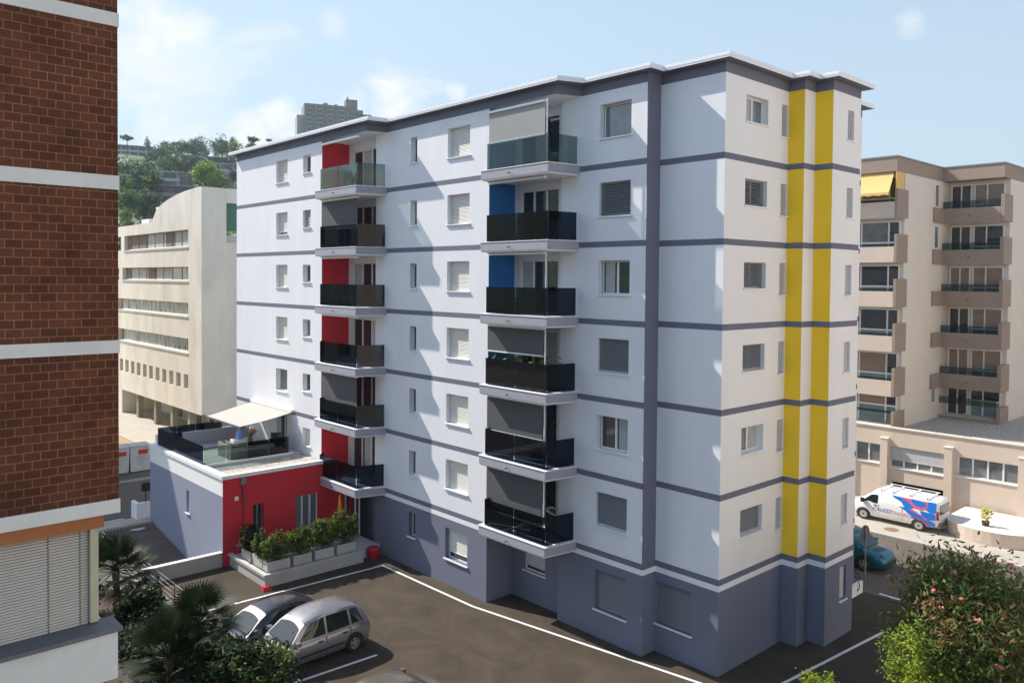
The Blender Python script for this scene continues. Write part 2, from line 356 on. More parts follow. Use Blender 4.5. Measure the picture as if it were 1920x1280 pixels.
# loggia recesses: coloured return wall, back wall with glazing
LF = [b+.17 for b in BZ]
def recess(y0, y1, xw, xb, col, cols, parts):
    a = MB(); W = WX(xb)
    holes = [(y0+.55, y1-.35, f+.02, f+2.12) for f in LF]
    W.panel(a, y0, y1, -.5, RB, holes+parts, plain(WHITE), depth=.1)
    Wall((0, y0), (1, 0), (0, 1)).panel(a, xw, xb, -.5, RB, [], plain(WHITE))
    a.build('recess_wall', APT)
    a = MB(); WY(y1).panel(a, cols, xb, 2.82, RB, [], plain(col)); WY(y1).panel(a, cols, xb, -.5, 2.82, [], lambda u, z: BASE) if col is RED else None
    a.build('coloured_wall', APT, label=('red' if col is RED else 'blue')+' loggia wall')
    for i, hh in enumerate(holes):
        window(W, APT, hh, 'glass', .1, 3, False, DFRAME if i == 0 and col is BLUE else FRAME, GLASSW, curtain=((.36, .66), None, (.67, 1), (0, .33), None, (.34, .6))[i])
recess(17.9, 21.35, S2, -1.08, RED, S1, [])
recess(6.65, 9.70, S3, -.30, BLUE, S2, [(7.75, 8.95, 1.25, 2.55)])
# windows
w1 = WX(S1); w2 = WX(S2); w3 = WX(S3); w4 = WX(S4); r1 = WY(0); r3 = WY(-1.28)
for i, h in enumerate(h1[:5]): window(w1, APT, h, 'glass' if i == 4 else 'blind', gm=GLASSL, frac=.86 if i == 1 else 1)
for i, h in enumerate(h1[5:11]): window(w1, APT, h, 'slats' if i == 1 else ('blind' if i == 5 else 'glass'), gm=GLASSL if i % 2 else GLASSW, blindm=SHUTL if i == 1 else None, frac=.45 if i == 2 else 1)
window(w1, APT, h1[11], 'glass', sill=False, leaves=2)
for i, h in enumerate(h2[:7]): window(w2, APT, h, 'glass')
for i, h in enumerate(h2[7:]): window(w2, APT, h, 'blind', frac=.8 if i == 6 else 1)
for i, h in enumerate(h3):
    if i in (0, 2, 4): window(w3, APT, h, 'glass', .26, 2 if i else 1, gm=GLASSL if i == 0 else GLASSW, curtain=(None, None, (.62, .95), None, (0, .42))[i])
    else: window(w3, APT, h, 'slats', .2)
window(w4, APT, h4[0], 'slats', .2)
for i, h in enumerate(h5[:6]):
    window(r1, APT, h, ('glass', 'slats', 'slats', 'slats', 'glass', 'slats')[i], .24, 2, gm=GLASSL if i in (0, 4) else GLASSW, frac=1 if i == 5 else .97, curtain=(.55, 1) if i == 4 else ((0, .45) if i == 0 else None))
for h in h5[6:]: window(r1, APT, h, 'blind', .12, blindm=SHUTL)
for h in h6: window(r3, APT, h, 'blind', .12, blindm=SHUTL)
window(WX(-.30), APT, (7.75, 8.95, 1.25, 2.55), 'blind', .1, blindm=SHUTL, frac=.85)
# roof slab and the fascia that carries over the balconies
o_ = .34
rp = [(S1-o_, 31.70), (S1-o_, 16.65), (S2-o_, 16.50), (S2-o_, 5.62), (S3-o_, 5.25), (S3-o_, 2.58-o_), (-o_, 2.58-o_), (-o_, -o_), (4.03-o_, -o_), (4.03-o_, -.62-o_), (4.79-o_, -.62-o_), (4.79-o_, -1.28-o_), (7.3, -1.28-o_), (7.3, -.14), (10.7, -.14), (10.7, 14.3), (7.84, 14.3), (7.84, 31.70)]
a = MB(); a.prism(rp, RB+.004, RT-.05, METALW, GRAVEL, BAND)
a.build('roof', APT)
def inset(poly, d):
    n = len(poly); res = []
    for i in range(n):
        p, q, r = Vector(poly[i-1]), Vector(poly[i]), Vector(poly[(i+1) % n])
        e1 = (q-p).normalized(); e2 = (r-q).normalized(); n1 = Vector((-e1.y, e1.x)); n2 = Vector((-e2.y, e2.x))
        k = (n1+n2)/(1+n1.dot(n2)); res.append(tuple(q+k*d))
    return res
a = MB(); ip = inset(rp, .10); op = inset(rp, -.012); n = len(rp)
for i in range(n):
    j = (i+1) % n
    A, B, C, D = op[i], op[j], ip[j], ip[i]
    a.face([(*A, RT-.11), (*B, RT-.11), (*B, RT), (*A, RT)], METALW); a.face([(*A, RT), (*B, RT), (*C, RT), (*D, RT)], METALW); a.face([(*D, RT), (*C, RT), (*C, RT-.06), (*D, RT-.06)], METALW); a.face([(*A, RT-.11), (*D, RT-.11), (*C, RT-.11), (*B, RT-.11)], METALW)
a.build('roof_edge', APT)
a = MB(); a.prism([(S1, 21.348), (S1, 17.35), (S2-.002, 16.95), (S2-.002, 17.898), (-1.084, 17.902), (-1.084, 21.348)], FA, RB, BAND, None, WHITE); a.build('balcony_fascia', APT)
a = MB(); a.prism([(S2, 9.698), (S2, 6.05), (S3-.002, 5.68), (S3-.002, 6.648), (-.304, 6.652), (-.304, 9.698)], FA, RB, BAND, None, WHITE); a.build('balcony_fascia', APT)
# balconies
def balcony(b, pl, gl, xw, y_in, screen, glass, tube_h=False):
    """pl slab polygon, gl glass line (front-left, front-right, back)"""
    m = MB(); z0, z1 = b-.235, b+.165
    m.prism(pl, z0+.05, z1-.03, SLAB, STRIP, WHITE); m.prism(inset(pl if sum(pl[i][0]*pl[(i+1) % len(pl)][1]-pl[(i+1) % len(pl)][0]*pl[i][1] for i in range(len(pl))) > 0 else pl[::-1], .03), z0, z0+.048, WHITE)
    m.prism(inset(pl if sum(pl[i][0]*pl[(i+1) % len(pl)][1]-pl[(i+1) % len(pl)][0]*pl[i][1] for i in range(len(pl))) > 0 else pl[::-1], -.02), z1-.028, z1, STRIP)
    so = m.build('balcony', APT)
    (xa, ya), (xb, yb), (xc, yc), (xd, yd) = gl
    for i, (p, q) in enumerate((((xd, yd), (xa, ya)), ((xa, ya), ((xa+xb)/2, (ya+yb)/2+.006)), (((xa+xb)/2, (ya+yb)/2-.006), (xb, yb)), ((xb, yb-.0), (xc, yc)))):
        g = MB(); P, Q = Vector((*p, 0)), Vector((*q, 0)); d = (Q-P).normalized(); P += d*.012; Q -= d*.012; nn = Vector((-d.y, d.x, 0))*.007
        g.hexa([(P-nn)+Vector((0, 0, z1+.03)), (Q-nn)+Vector((0, 0, z1+.03)), (Q+nn)+Vector((0, 0, z1+.03)), (P+nn)+Vector((0, 0, z1+.03)), (P-nn)+Vector((0, 0, z1+1.05)), (Q-nn)+Vector((0, 0, z1+1.05)), (Q+nn)+Vector((0, 0, z1+1.05)), (P+nn)+Vector((0, 0, z1+1.05))], glass)
        g.build('glass_panel', so)
    c = MB(); zt = b+2.8-.245
    c.box(xw-.12, xw+.02, pl[1][1]+.55, y_in-.02, zt-.10, zt-.012, METALW); c.box(xw-.119, xw+.019, pl[1][1]+.56, y_in-.03, zt-.011, zt-.001, DARK)
    c.build('screen_cassette', so)
    if screen:
        s_ = MB(); zb, sm = screen
        ys, ye = pl[1][1]+.6, y_in-.05
        s_.grid([[(xw-.05, ys+(ye-ys)*i/6, zt-.10+(zb-zt+.10)*t) for i in range(7)] for t in (0, .5, 1)], sm, smooth=False)
        s_.box(xw-.07, xw-.03, ys, ye, zb-.05, zb, METALW); s_.build('screen', so)
    return so
LP = lambda: [(-2.64, 21.348), (-3.12, 21.12), (-3.12, 17.36), (S2-.003, 16.97), (S2-.003, 17.9), (-1.084, 17.905), (-1.084, 21.348)]
def lpoly(): return [(-3.12, 21.14), (-3.12, 17.36), (S2-.003, 16.97), (S2-.003, 17.902), (-1.084, 17.904), (-1.084, 21.346), (S1-.003, 21.346)]
def rpoly(): return [(-2.2, 9.62), (-2.2, 5.90), (S3-.003, 5.71), (S3-.003, 6.652), (-.304, 6.654), (-.304, 9.696), (S2-.003, 9.696)]
Lscr = [None, (16.95-1.35, SCREEN), None, None, (8.55-1.3-.1, SCREEN), None]
for i, b in enumerate(BZ):
    sc = None
    if i in (1, 4): sc = (b+1.12, SCREEN)
    balcony(b, lpoly(), ((-2.99, 20.85), (-2.99, 17.47), (S2-.03, 17.07), (S1-.03, 21.0)), -2.62, 21.35, sc, RAILC if i == 0 else RAIL)
    sc = [(b+1.3, SCREENL), None, None, (b+1.5, SCREEN), (b+1.15, SCREEN), (b+.75, SCREEN)][i]
    balcony(b, rpoly(), ((-2.08, 9.40), (-2.08, 5.98), (S3-.03, 5.82), (S2-.03, 9.42)), -1.72, 9.70, sc, RAILC if i == 0 else RAIL)
# steel posts beside the right hand screens
for i in (0, 2, 3, 4, 5):
    p = MB(); p.tube([(-1.86, 6.30, BZ[i]+.165), (-1.86, 6.30, BZ[i]+2.55)], .025, METALW, 6); p.build('post', APT)
for i, b in enumerate(BZ):        # spouts under every slab edge
    p = MB(); p.tube([(-3.14, 19.3, b-.06), (-3.27, 19.3, b-.08)], .022, DFRAME, 6); p.tube([(-2.22, 7.9, b-.06), (-2.35, 7.9, b-.08)], .022, DFRAME, 6); p.build('spout', APT)
# entrance glazing beside the red wall
f = MB(); W = WX(S2)
for u in (19.18, 19.55, 20.0, 20.45): W.box(f, u, u+.06, .01, .06, .5, 2.75, FRAME if u != 20.0 else RED)
W.box(f, 19.18, 20.51, .012, .058, 2.75, 2.81, FRAME)
fo = f.build('entrance_door', APT)
g = MB(); W.quad(g, 19.2, 20.5, .5, 2.75, .02, GLASSW); g.build('pane', fo)
# ================================================================== ANNEX with terrace
ANX = empty('annex_building', (-5.3, 25.4, 0), 'low flat annex with red side wall, lilac street wall and gravel and terrace roof', 'building')
LIL = mat('lilac_annex_paint', (.25, .27, .36), .82, .04, .8, .12, 60)
a = MB(); h = [(24.46, 24.86, 1.55, 2.65)]
Wall((-8, 0), (0, 1), (-1, 0)).panel(a, 20.55, 30.0, -1.6, 4.09, h, lambda u, z: LIL if z < 3.16 else STRIP, zb=(3.16,), depth=.18)
Wall((0, 30), (1, 0), (0, 1)).panel(a, -8, S1, -.5, 4.09, [], lambda u, z: STRIP)
a.build('wall', ANX)
a = MB(); hr = [(-6.56, -6.05, 1.25, 2.55), (-4.43, -3.2, .9, 2.55)]
WY(20.55).panel(a, -8, -1.76, -.5, 3.93, hr, lambda u, z: RED, depth=.2)
a.box(-2.58, -1.75, 20.56, 21.34, 2.84, 2.9, RED)
a.build('wall', ANX, label='red side wall')
window(WX(-8), ANX, h[0], 'blind', .15, blindm=STRIP)
window(WY(20.55), ANX, hr[0], 'glass', .18, 2, fm=GREYM); window(WY(20.55), ANX, hr[1], 'glass', .18, 3, fm=FRAME, gm=GLASSL)
a = MB(); rp2 = [(-8.06, 20.49), (-2.66, 20.49), (-2.66, 20.80), (-7.72, 20.80), (-7.72, 30.06), (-8.06, 30.06)]
a.prism(rp2, 3.935, 4.10, STRIP); a.box(-7.718, -2.66, 29.75, 30.05, 3.93, 4.55, STRIP); a.build('parapet', ANX)
a = MB(); a.box(-7.715, -2.64, 20.805, 23.2, 3.7, 3.93, GRAVEL); a.build('gravel_roof', ANX)
TILE = mat('terrace_tile', (.46, .46, .44), .8, .06, 2)
a = MB(); a.box(-7.715, -2.64, 23.21, 29.74, 3.7, 4.02, TILE); a.box(-7.7, -3.2, 23.205, 23.33, 4.021, 4.10, STRIP); a.build('terrace_floor', ANX)
a = MB(); a.box(-6.8, -3.2, 28.5, 28.7, 4.021, 4.75, SLAB); a.build('terrace_wall', ANX)
def gpanel(p, q, z0, z1, par, g=RAIL):
    m = MB(); P, Q = Vector((*p, 0)), Vector((*q, 0)); d = (Q-P).normalized(); n_ = Vector((-d.y, d.x, 0))*.007; P += d*.012; Q -= d*.012
    m.hexa([(P-n_)+Vector((0, 0, z0)), (Q-n_)+Vector((0, 0, z0)), (Q+n_)+Vector((0, 0, z0)), (P+n_)+Vector((0, 0, z0)), (P-n_)+Vector((0, 0, z1)), (Q-n_)+Vector((0, 0, z1)), (Q+n_)+Vector((0, 0, z1)), (P+n_)+Vector((0, 0, z1))], g)
    return m.build('glass_panel', par)
for i in range(4): gpanel((-7.8+i*1.1, 23.27), (-6.7+i*1.1, 23.27), 4.103, 4.92, ANX, RAILC if i < 2 else RAIL)
for i in range(4): gpanel((-7.8, 29.4-i*1.53), (-7.8, 27.87-i*1.53), 4.11, 5.0, ANX)
for i in range(3): gpanel((-7.8+i*1.0, 29.42), (-6.8+i*1.0, 29.42), 4.025, 5.0, ANX)
a = MB(); a.tube([(-7.08, 20.49, 3.75), (-7.08, 20.46, 3.6), (-7.08, 20.46, .5)], .045, GREYM, 8); a.box(-7.2, -6.96, 20.4, 20.545, 3.62, 3.9, GREYM); a.build('downpipe', ANX)
a = MB(); a.box(-7.45, -7.28, 20.51, 20.545, 2.9, 3.08, STRIP); a.build('vent_cover', ANX)
# awning over the terrace
aw = empty('terrace_awning', (S1, 26.7, 5.95), 'cream fabric awning stretched out over the annex roof terrace', 'awning')
AWN = mat('cream_awning_fabric', (.50, .47, .42), .9, .03, 4, trans=.10)
a = MB(); a.grid([[(S1-.1+(-5.5-S1+.1)*t, 24.35+4.75*i/8, 5.93-.42*t-.04*math.sin(math.pi*t)) for i in range(9)] for t in [k/6 for k in range(7)]], AWN); a.build('fabric', aw)
a = MB(); a.box(S1-.16, S1-.005, 24.25, 29.2, 5.94, 6.08, METALW); a.build('cassette', aw)
a = MB(); a.box(-5.56, -5.50, 24.3, 29.15, 5.43, 5.51, GREYM); a.build('front_bar', aw)
for y in (24.45, 29.0):
    a = MB(); a.tube([(S1-.1, y, 5.88), (-4.1, y+(.25 if y < 27 else -.25), 5.62), (-5.5, y, 5.45)], .025, GREYM, 6); a.build('arm', aw)
# terrace furniture
def planter(name, x0, x1, y0, y1, z0, z1, m, label, cat='planter', group=None):
    e = empty(name, ((x0+x1)/2, (y0+y1)/2, z0), label, cat, group); t = .05; b = MB(); cx, cy = (x0+x1)/2, (y0+y1)/2
    b.box(x0, x1, y0, y0+t, z0, z1, m); b.box(x0, x1, y1-t, y1, z0, z1, m); b.box(x0, x0+t, y0+t+.001, y1-t-.001, z0, z1-.002, m); b.box(x1-t, x1, y0+t+.001, y1-t-.001, z0, z1-.002, m)
    b.build('box', e)
    s = MB(); s.box(x0+t+.002, x1-t-.002, y0+t+.002, y1-t-.002, z0+.02, z1-.09, SOIL); s.build('soil', e)
    return e
OLV = mat('olive_grey_planter', (.26, .25, .20), .6, .05, 4)
planter('planter_box', -6.25, -5.85, 23.75, 25.3, 4.023, 4.72, OLV, 'olive grey planter box with bare soil at the open end of the terrace', group='planter boxes on the terrace')
planter('planter_box', -5.83, -4.35, 23.75, 24.2, 4.023, 4.66, OLV, 'long olive grey planter box along the glass rail below the vase', group='planter boxes on the terrace')
planter('planter_box', -5.6, -4.6, 24.9, 25.35, 4.023, 4.74, STRIP, 'white planter box behind the olive boxes on the terrace', group='planter boxes on the terrace')
# sunlounger style dark chairs
def chair(x, y, rz, label, z=4.023, name='terrace_chair', group='dark chairs on the terrace'):
    e = empty(name, (x, y, z), label, 'chair', group, rz, True); F_ = mat('dark_wicker', (.03, .03, .035), .7, .2, 20)
    for nm, (x0, x1, y0, y1, z0, z1) in (('seat', (-.3, .3, -.3, .3, .36, .46)), ('backrest', (-.3, .3, .3, .38, .40, .95))):
        b = MB(); b.box(x0, x1, y0, y1, z0, z1, F_); b.build(nm, e)
    for sx in (-1, 1):
        b = MB(); b.box(sx*.3, sx*.36, -.28, .36, .56, .62, F_); b.box(sx*.3, sx*.36, -.28, -.22, .0, .56, F_); b.build('armrest', e)
        for sy in (-.26, .26): b = MB(); b.box(sx*.24, sx*.29, sy-.025, sy+.025, 0, .36, F_); b.build('leg', e)
chair(-3.3, 24.6, 2.4, 'dark wicker chair beside the terrace door'); chair(-3.9, 23.95, -2.2, 'dark wicker chair against the glass rail end in the awning shade')
chair(-4.5, 29.0, .5, 'dark chair at the far rail under the awning'); chair(-5.3, 29.1, -.3, 'second dark chair at the far rail nearer the open side')
for (x, y, rz, k, lab) in ((-1.5, 8.9, 1.2, 1, 'dark chair against the blue wall of the upper blue balcony'), (-1.4, 7.4, -1.4, 1, 'dark chair at the open end of the upper blue balcony'), (-1.5, 8.8, 1.4, 2, 'dark chair against the blue wall of the lower blue balcony'), (-2.2, 20.3, 1.3, 2, 'dark chair by the red wall of the third left hand balcony'), (-2.3, 19.0, .3, 0, 'dark chair behind the pale glass of the top left hand balcony'), (-1.4, 7.6, -1.2, 5, 'dark chair under the lowest right hand screen')):
    chair(x, y, rz, lab, BZ[k]+.17, 'balcony_chair', 'chairs on the balconies')
for (x, y, k, lab) in ((-1.45, 8.1, 1, 'small round table between the chairs of the upper blue balcony'), (-1.5, 7.9, 2, 'small round table on the lower blue balcony'), (-2.2, 19.5, 2, 'small round table on the third left hand balcony')):
    e = empty('balcony_table', (x, y, BZ[k]+.17), lab, 'table', 'tables on the balconies'); zt = BZ[k]+.17
    a = MB(); a.lathe([(0, .70), (.36, .70), (.36, .73), (0, .73)], (x, y, zt), GREYM, 20); a.build('table_top', e)
    a = MB(); a.tube([(x, y, zt+.03), (x, y, zt+.7)], .03, GREYM, 8); a.lathe([(0, 0), (.2, 0), (.18, .03), (0, .03)], (x, y, zt), GREYM, 16); a.build('pedestal', e)
# ================================================================== RAISED PLATFORM with planters
PL = empty('entrance_platform', (-5, 18.8, 0), 'raised pale concrete platform in front of the red annex wall', 'platform')
a = MB(); a.prism([(-7.7, 16.95), (-2.9, 16.95), (-2.9, 17.4), (S2-.01, 17.4), (S2-.01, 20.54), (-7.7, 20.54)], -.02, .45, CONCG); a.build('slab', PL)
a = MB(); a.prism([(-7.76, 16.89), (-2.85, 16.89), (-2.85, 17.09), (-7.55, 17.09), (-7.55, 20.54), (-7.76, 20.54)], .452, .56, CONCG); a.build('curb', PL)
# ================================================================== CONCRETE BUILDING
CB = empty('concrete_building', (6, 60, 0), 'cream concrete office building with long window strips and a curved roof end', 'building')
W = Wall((1.5, 0), (0, 1), (-1, 0)); a = MB()
strips = [(49.85, 82, 15.45, 16.88, 0), (49.85, 82, 12.72, 13.84, 1), (49.85, 82, 9.92, 10.96, 2), (49.85, 82, 7.0, 8.12, 3)]
# strips that end on a pier far left
strips = [(49.85, 65.6, 15.45, 16.8, 0), (49.85, 66.2, 12.72, 13.84, 1), (49.85, 67.5, 9.92, 10.96, 2), (49.85, 67.5, 7.0, 8.12, 3)]
sq = [(49.9+i*1.62, 50.85+i*1.62, 4.1, 5.25) for i in range(11)]
W.panel(a, 47.15, 84, 2.35, 17.72, [s_[:4] for s_ in strips]+sq+[(66.6, 80, 15.45, 16.8), (67.2, 80, 12.72, 13.84)], lambda u, z: CONC, depth=.35)
# curved roof end
arc = [(1.5, 58.3-11.15*math.sin(t), 17.72+2.28*0+2.25*(1-(1-math.sin(t))**2)**.5*1.0) for t in [i/14*math.pi/2 for i in range(15)]]
ap = [(y, z) for _, y, z in arc]
for i in range(len(ap)-1):
    (y0, z0), (y1, z1) = ap[i], ap[i+1]
    a.face([(1.5, y0, 17.72), (1.5, y1, 17.72), (1.5, y1, z1), (1.5, y0, z0)], CONC); a.face([(1.5, y0, z0), (1.5, y1, z1), (12, y1, z1), (12, y0, z0)], CONC)
zc = ap[-1][1]
Wall((0, 47.15), (1, 0), (0, -1)).panel(a, 1.5, 12, 2.35, zc, [(3.45, 7.5, 15.75, 18.85)], lambda u, z: CONC, zb=(7, 9.7, 12.3, 15), depth=.4)
a.face([(1.5, 47.15, 2.35), (12, 47.15, 2.35), (12, 84, 2.35), (1.5, 84, 2.35)], CONC); a.face([(1.5, 58.3, 17.72), (12, 58.3, 17.72), (12, 84, 17.72), (1.5, 84, 17.72)], GRAVEL)
a.build('wall', CB)
GRN = mat('green_mesh_screen', (.05, .16, .10), .6, .1, 6)
a = MB(); Wall((0, 47.15), (1, 0), (0, -1)).box(a, 3.46, 7.49, -.38, -.3, 16.7, 18.84, GRN); Wall((0, 47.15), (1, 0), (0, -1)).box(a, 3.46, 7.49, -.385, -.2, 15.76, 16.3, CONCG); a.build('green_screen', CB)
CURT = mat('pale_curtain', (.45, .45, .42), .8, .3, 3, stretch=(1, 3, .2)); CURB = mat('brown_curtain', (.20, .15, .11), .8, .3, 3, stretch=(1, 3, .2))
rnd = random.Random(5)
for (u0, u1, z0, z1, k) in strips:
    f = MB(); W.box(f, u0+.01, u1-.01, -.34, -.28, z0+.01, z0+.09, FRAME); W.box(f, u0+.01, u1-.01, -.34, -.28, z1-.08, z1-.01, DFRAME)
    u = u0+.01
    while u < u1-.3: W.box(f, u, u+.06, -.338, -.285, z0+.09, z1-.08, DFRAME if k < 2 else FRAME); u += 1.05 if k > 1 else 2.1
    fo = f.build('window_strip', CB)
    W.box(g := MB(), u0, u1, -.02, .06, z0-.16, z0-.03, CONCG); g.build('sill', fo)
    u = u0; i = 0
    while u < u1-.01:
        st = min((rnd.choice((.5, .9, .35)) if k > 1 else rnd.choice((2.2, 3.4, 1.2))), u1-u)
        m = rnd.choice((GLASSW, CURT, GLASSL, CURT)) if k > 1 else rnd.choice((CURT, GLASSL, CURT, CURB, CURT))
        g = MB(); W.quad(g, u+.005, u+st-.005, z0+.02, z1-.02, -.32, m); g.build('pane', fo); u += st
for i, s_ in enumerate(sq):
    f = MB(); W.box(f, s_[0]+.01, s_[1]-.01, -.34, -.28, s_[2]+.01, s_[2]+.08, FRAME); fo = f.build('window', CB)
    g = MB(); W.quad(g, s_[0]+.01, s_[1]-.01, s_[2]+.08, s_[3]-.01, -.32, mat('bronze_glass', (.10, .08, .055), .1, .2, 1, spec=.8)); g.build('pane', fo)
# arcade under the overhang
a = MB(); a.box(4.6, 12, 47.6, 66.5, -.3, 2.33, CONC); a.box(1.5, 12, 66.4, 84, -.3, 2.345, CONC); a.build('ground_floor', CB)
for y in (62.6, 58.0, 54.0, 50.2):
    a = MB(); a.box(1.75, 2.2, y, y+.5, -.3, 2.345, mat('pier_stone', (.30, .27, .21), .8, .1, 2)); a.build('pier', CB)
for i in range(9):
    y = 49.0+i*1.45; f = MB(); W5 = Wall((4.6, 0), (0, 1), (-1, 0)); W5.box(f, y, y+1.35, .005, .06, 0.1, .2, FRAME); W5.box(f, y, y+.06, .005, .06, .2, 2.3, FRAME)
    fo = f.build('shop_window', CB); g = MB(); W5.quad(g, y+.06, y+1.35, .2, 2.3, .03, GLASSL if i % 3 else CURT); g.build('pane', fo)
a = MB(); a.box(3, 4.2, 63.5, 65.5, 17.72, 18.4, STRIP); a.build('roof_unit', CB)
a = MB(); a.box(3, 4.0, 60.0, 61.0, 17.72, 19.1, STRIP); a.box(2.85, 4.15, 59.85, 61.15, 19.1, 19.3, STRIP); a.build('chimney', CB)
# neighbour across the left street (casts the long shade over the ramp)
NB = empty('street_corner_house', (-21, 56, 0), 'tall pale house across the street behind the brick tower', 'building')
nbp = [(-15.0, 46.65), (-12.7, 43.6), (-7.6, 44.4), (-7.6, 62), (-24, 62), (-24, 46.65)]
a = MB(); a.prism(nbp, -.5, 19.8, BEIGEL); a.build('wall', NB)
a = MB(); a.prism(nbp, 19.803, 20.05, GREYM); a.build('roof', NB)
for k in range(5):
    for i in range(3):
        window(Wall((0, 46.65), (1, 0), (0, -1)), NB, (-23+i*2.6, -21.6+i*2.6, 3+k*3.2, 4.5+k*3.2), 'glass', -.07, 2)
# ================================================================== BRICK TOWER
BR = empty('brick_building', (-21, 5, 0), 'dark red brick building with white floor bands in the left foreground', 'building')
BRICK = brick_mat('brown_clinker_brick', (.145, .046, .02), (.09, .03, .014), (.25, .12, .065), .265, .155, .010)
BW = mat('aged_white_band', (.80, .76, .68), .8, .08, 1.5, .15, 40)
X0 = -18.03
segs = [(8.60, 8.86, BW), (8.86, 11.59, BRICK), (11.59, 11.83, BW), (11.83, 14.62, BRICK), (14.62, 14.88, BW), (14.88, 17.62, BRICK), (17.62, 17.87, BW), (17.87, 20.6, BRICK), (20.6, 20.9, BW)]
a = MB()
for z0, z1, m in segs:
    if m is BRICK: a.box(-34, X0-.02, 1.32, 13, z0, z1, m)
a.build('wall', BR)
for z0, z1, m in segs:
    if m is BW: a = MB(); a.box(-34, X0, 1.3, 13.02, z0+.001, z1-.001, m); a.build('floor_band', BR)
a = MB(); a.box(-34, -18.30, 1.36, 12.9, 8.36, 8.6, ORANGE); a.build('lintel', BR)
a = MB(); a.box(-34, -18.36, 1.6, 12.8, -.5, 8.355, mat('cream_paint', (.56, .50, .33), .7, .05, 3)); a.build('loggia_wall', BR)
a = MB(); a.box(-18.52, -18.38, 1.42, 1.598, 6.60, 8.355, mat('cream_paint')); a.build('corner_post', BR)
sh = MB(); SHB = mat('ivory_roller_slats', (.62, .54, .44), .6, .04, 5)
z = 8.35; panels = [(-21.9, -20.95), (-20.93, -19.98), (-19.96, -19.20), (-19.18, -18.68), (-18.66, -18.54)]
for (u0, u1) in panels:
    sh = MB(); z = 8.35
    while z > 6.62:
        sh.face([(u0, 1.50, z-.052), (u1, 1.50, z-.052), (u1, 1.522, z-.017), (u0, 1.522, z-.017)], SHB)
        sh.face([(u0, 1.522, z-.017), (u1, 1.522, z-.017), (u1, 1.524, z), (u0, 1.524, z)], DFRAME); z -= .052
    sh.build('roller_shutter', BR)
    g = MB(); g.box(u1+.003, u1+.017, 1.495, 1.53, 6.6, 8.355, mat('beige_rail', (.30, .25, .18), .6, .05, 3)); g.build('shutter_rail', BR)
a = MB(); a.box(-34, -18.10, .94, 1.595, 6.50, 6.575, STONE); a.build('sill', BR)
a = MB(); a.box(-34, -18.17, 1.0, 1.3, 5.62, 6.498, BW); a.box(-34, -18.17, 1.3, 12.5, 5.62, 6.4, BW); a.build('parapet', BR)
a = MB(); a.box(-34, -18.33, 1.05, 1.595, 2.5, 5.615, ORANGE); a.build('lower_wall', BR)
# ================================================================== BEIGE APARTMENT BLOCK (right)
BB = empty('beige_apartment_block', (34, 8, 4), 'beige stepped apartment block with taupe balconies and a yellow top awning', 'building')
ZK = [16.98-2.71*k for k in range(5)]+[4.16]
a = MB()
a.box(28.28, 35.58, 5.55, 14, 4.0, 19.74, BEIGEL); a.box(35.6, 52, 1.92, 14, 4.0, 19.74, BEIGEL)
a.build('wall', BB)
a = MB(); a.prism([(27, 14.2), (27, 5.55-.02), (34.3, 5.53), (34.3, 1.90), (52, 1.90), (52, 14.2)], 19.743, 20.6, TAN)
a.build('roof_fascia', BB)
a = MB(); a.prism([(26.95, 14.2), (26.95, 5.48), (34.25, 5.48), (34.25, 1.85), (52.05, 1.85), (52.05, 14.2)], 20.602, 20.69, GREYM); a.build('roof_edge', BB)
TEAL = mat('teal_spandrel_glass', (.16, .25, .26), .12, .12, 1, spec=.8)
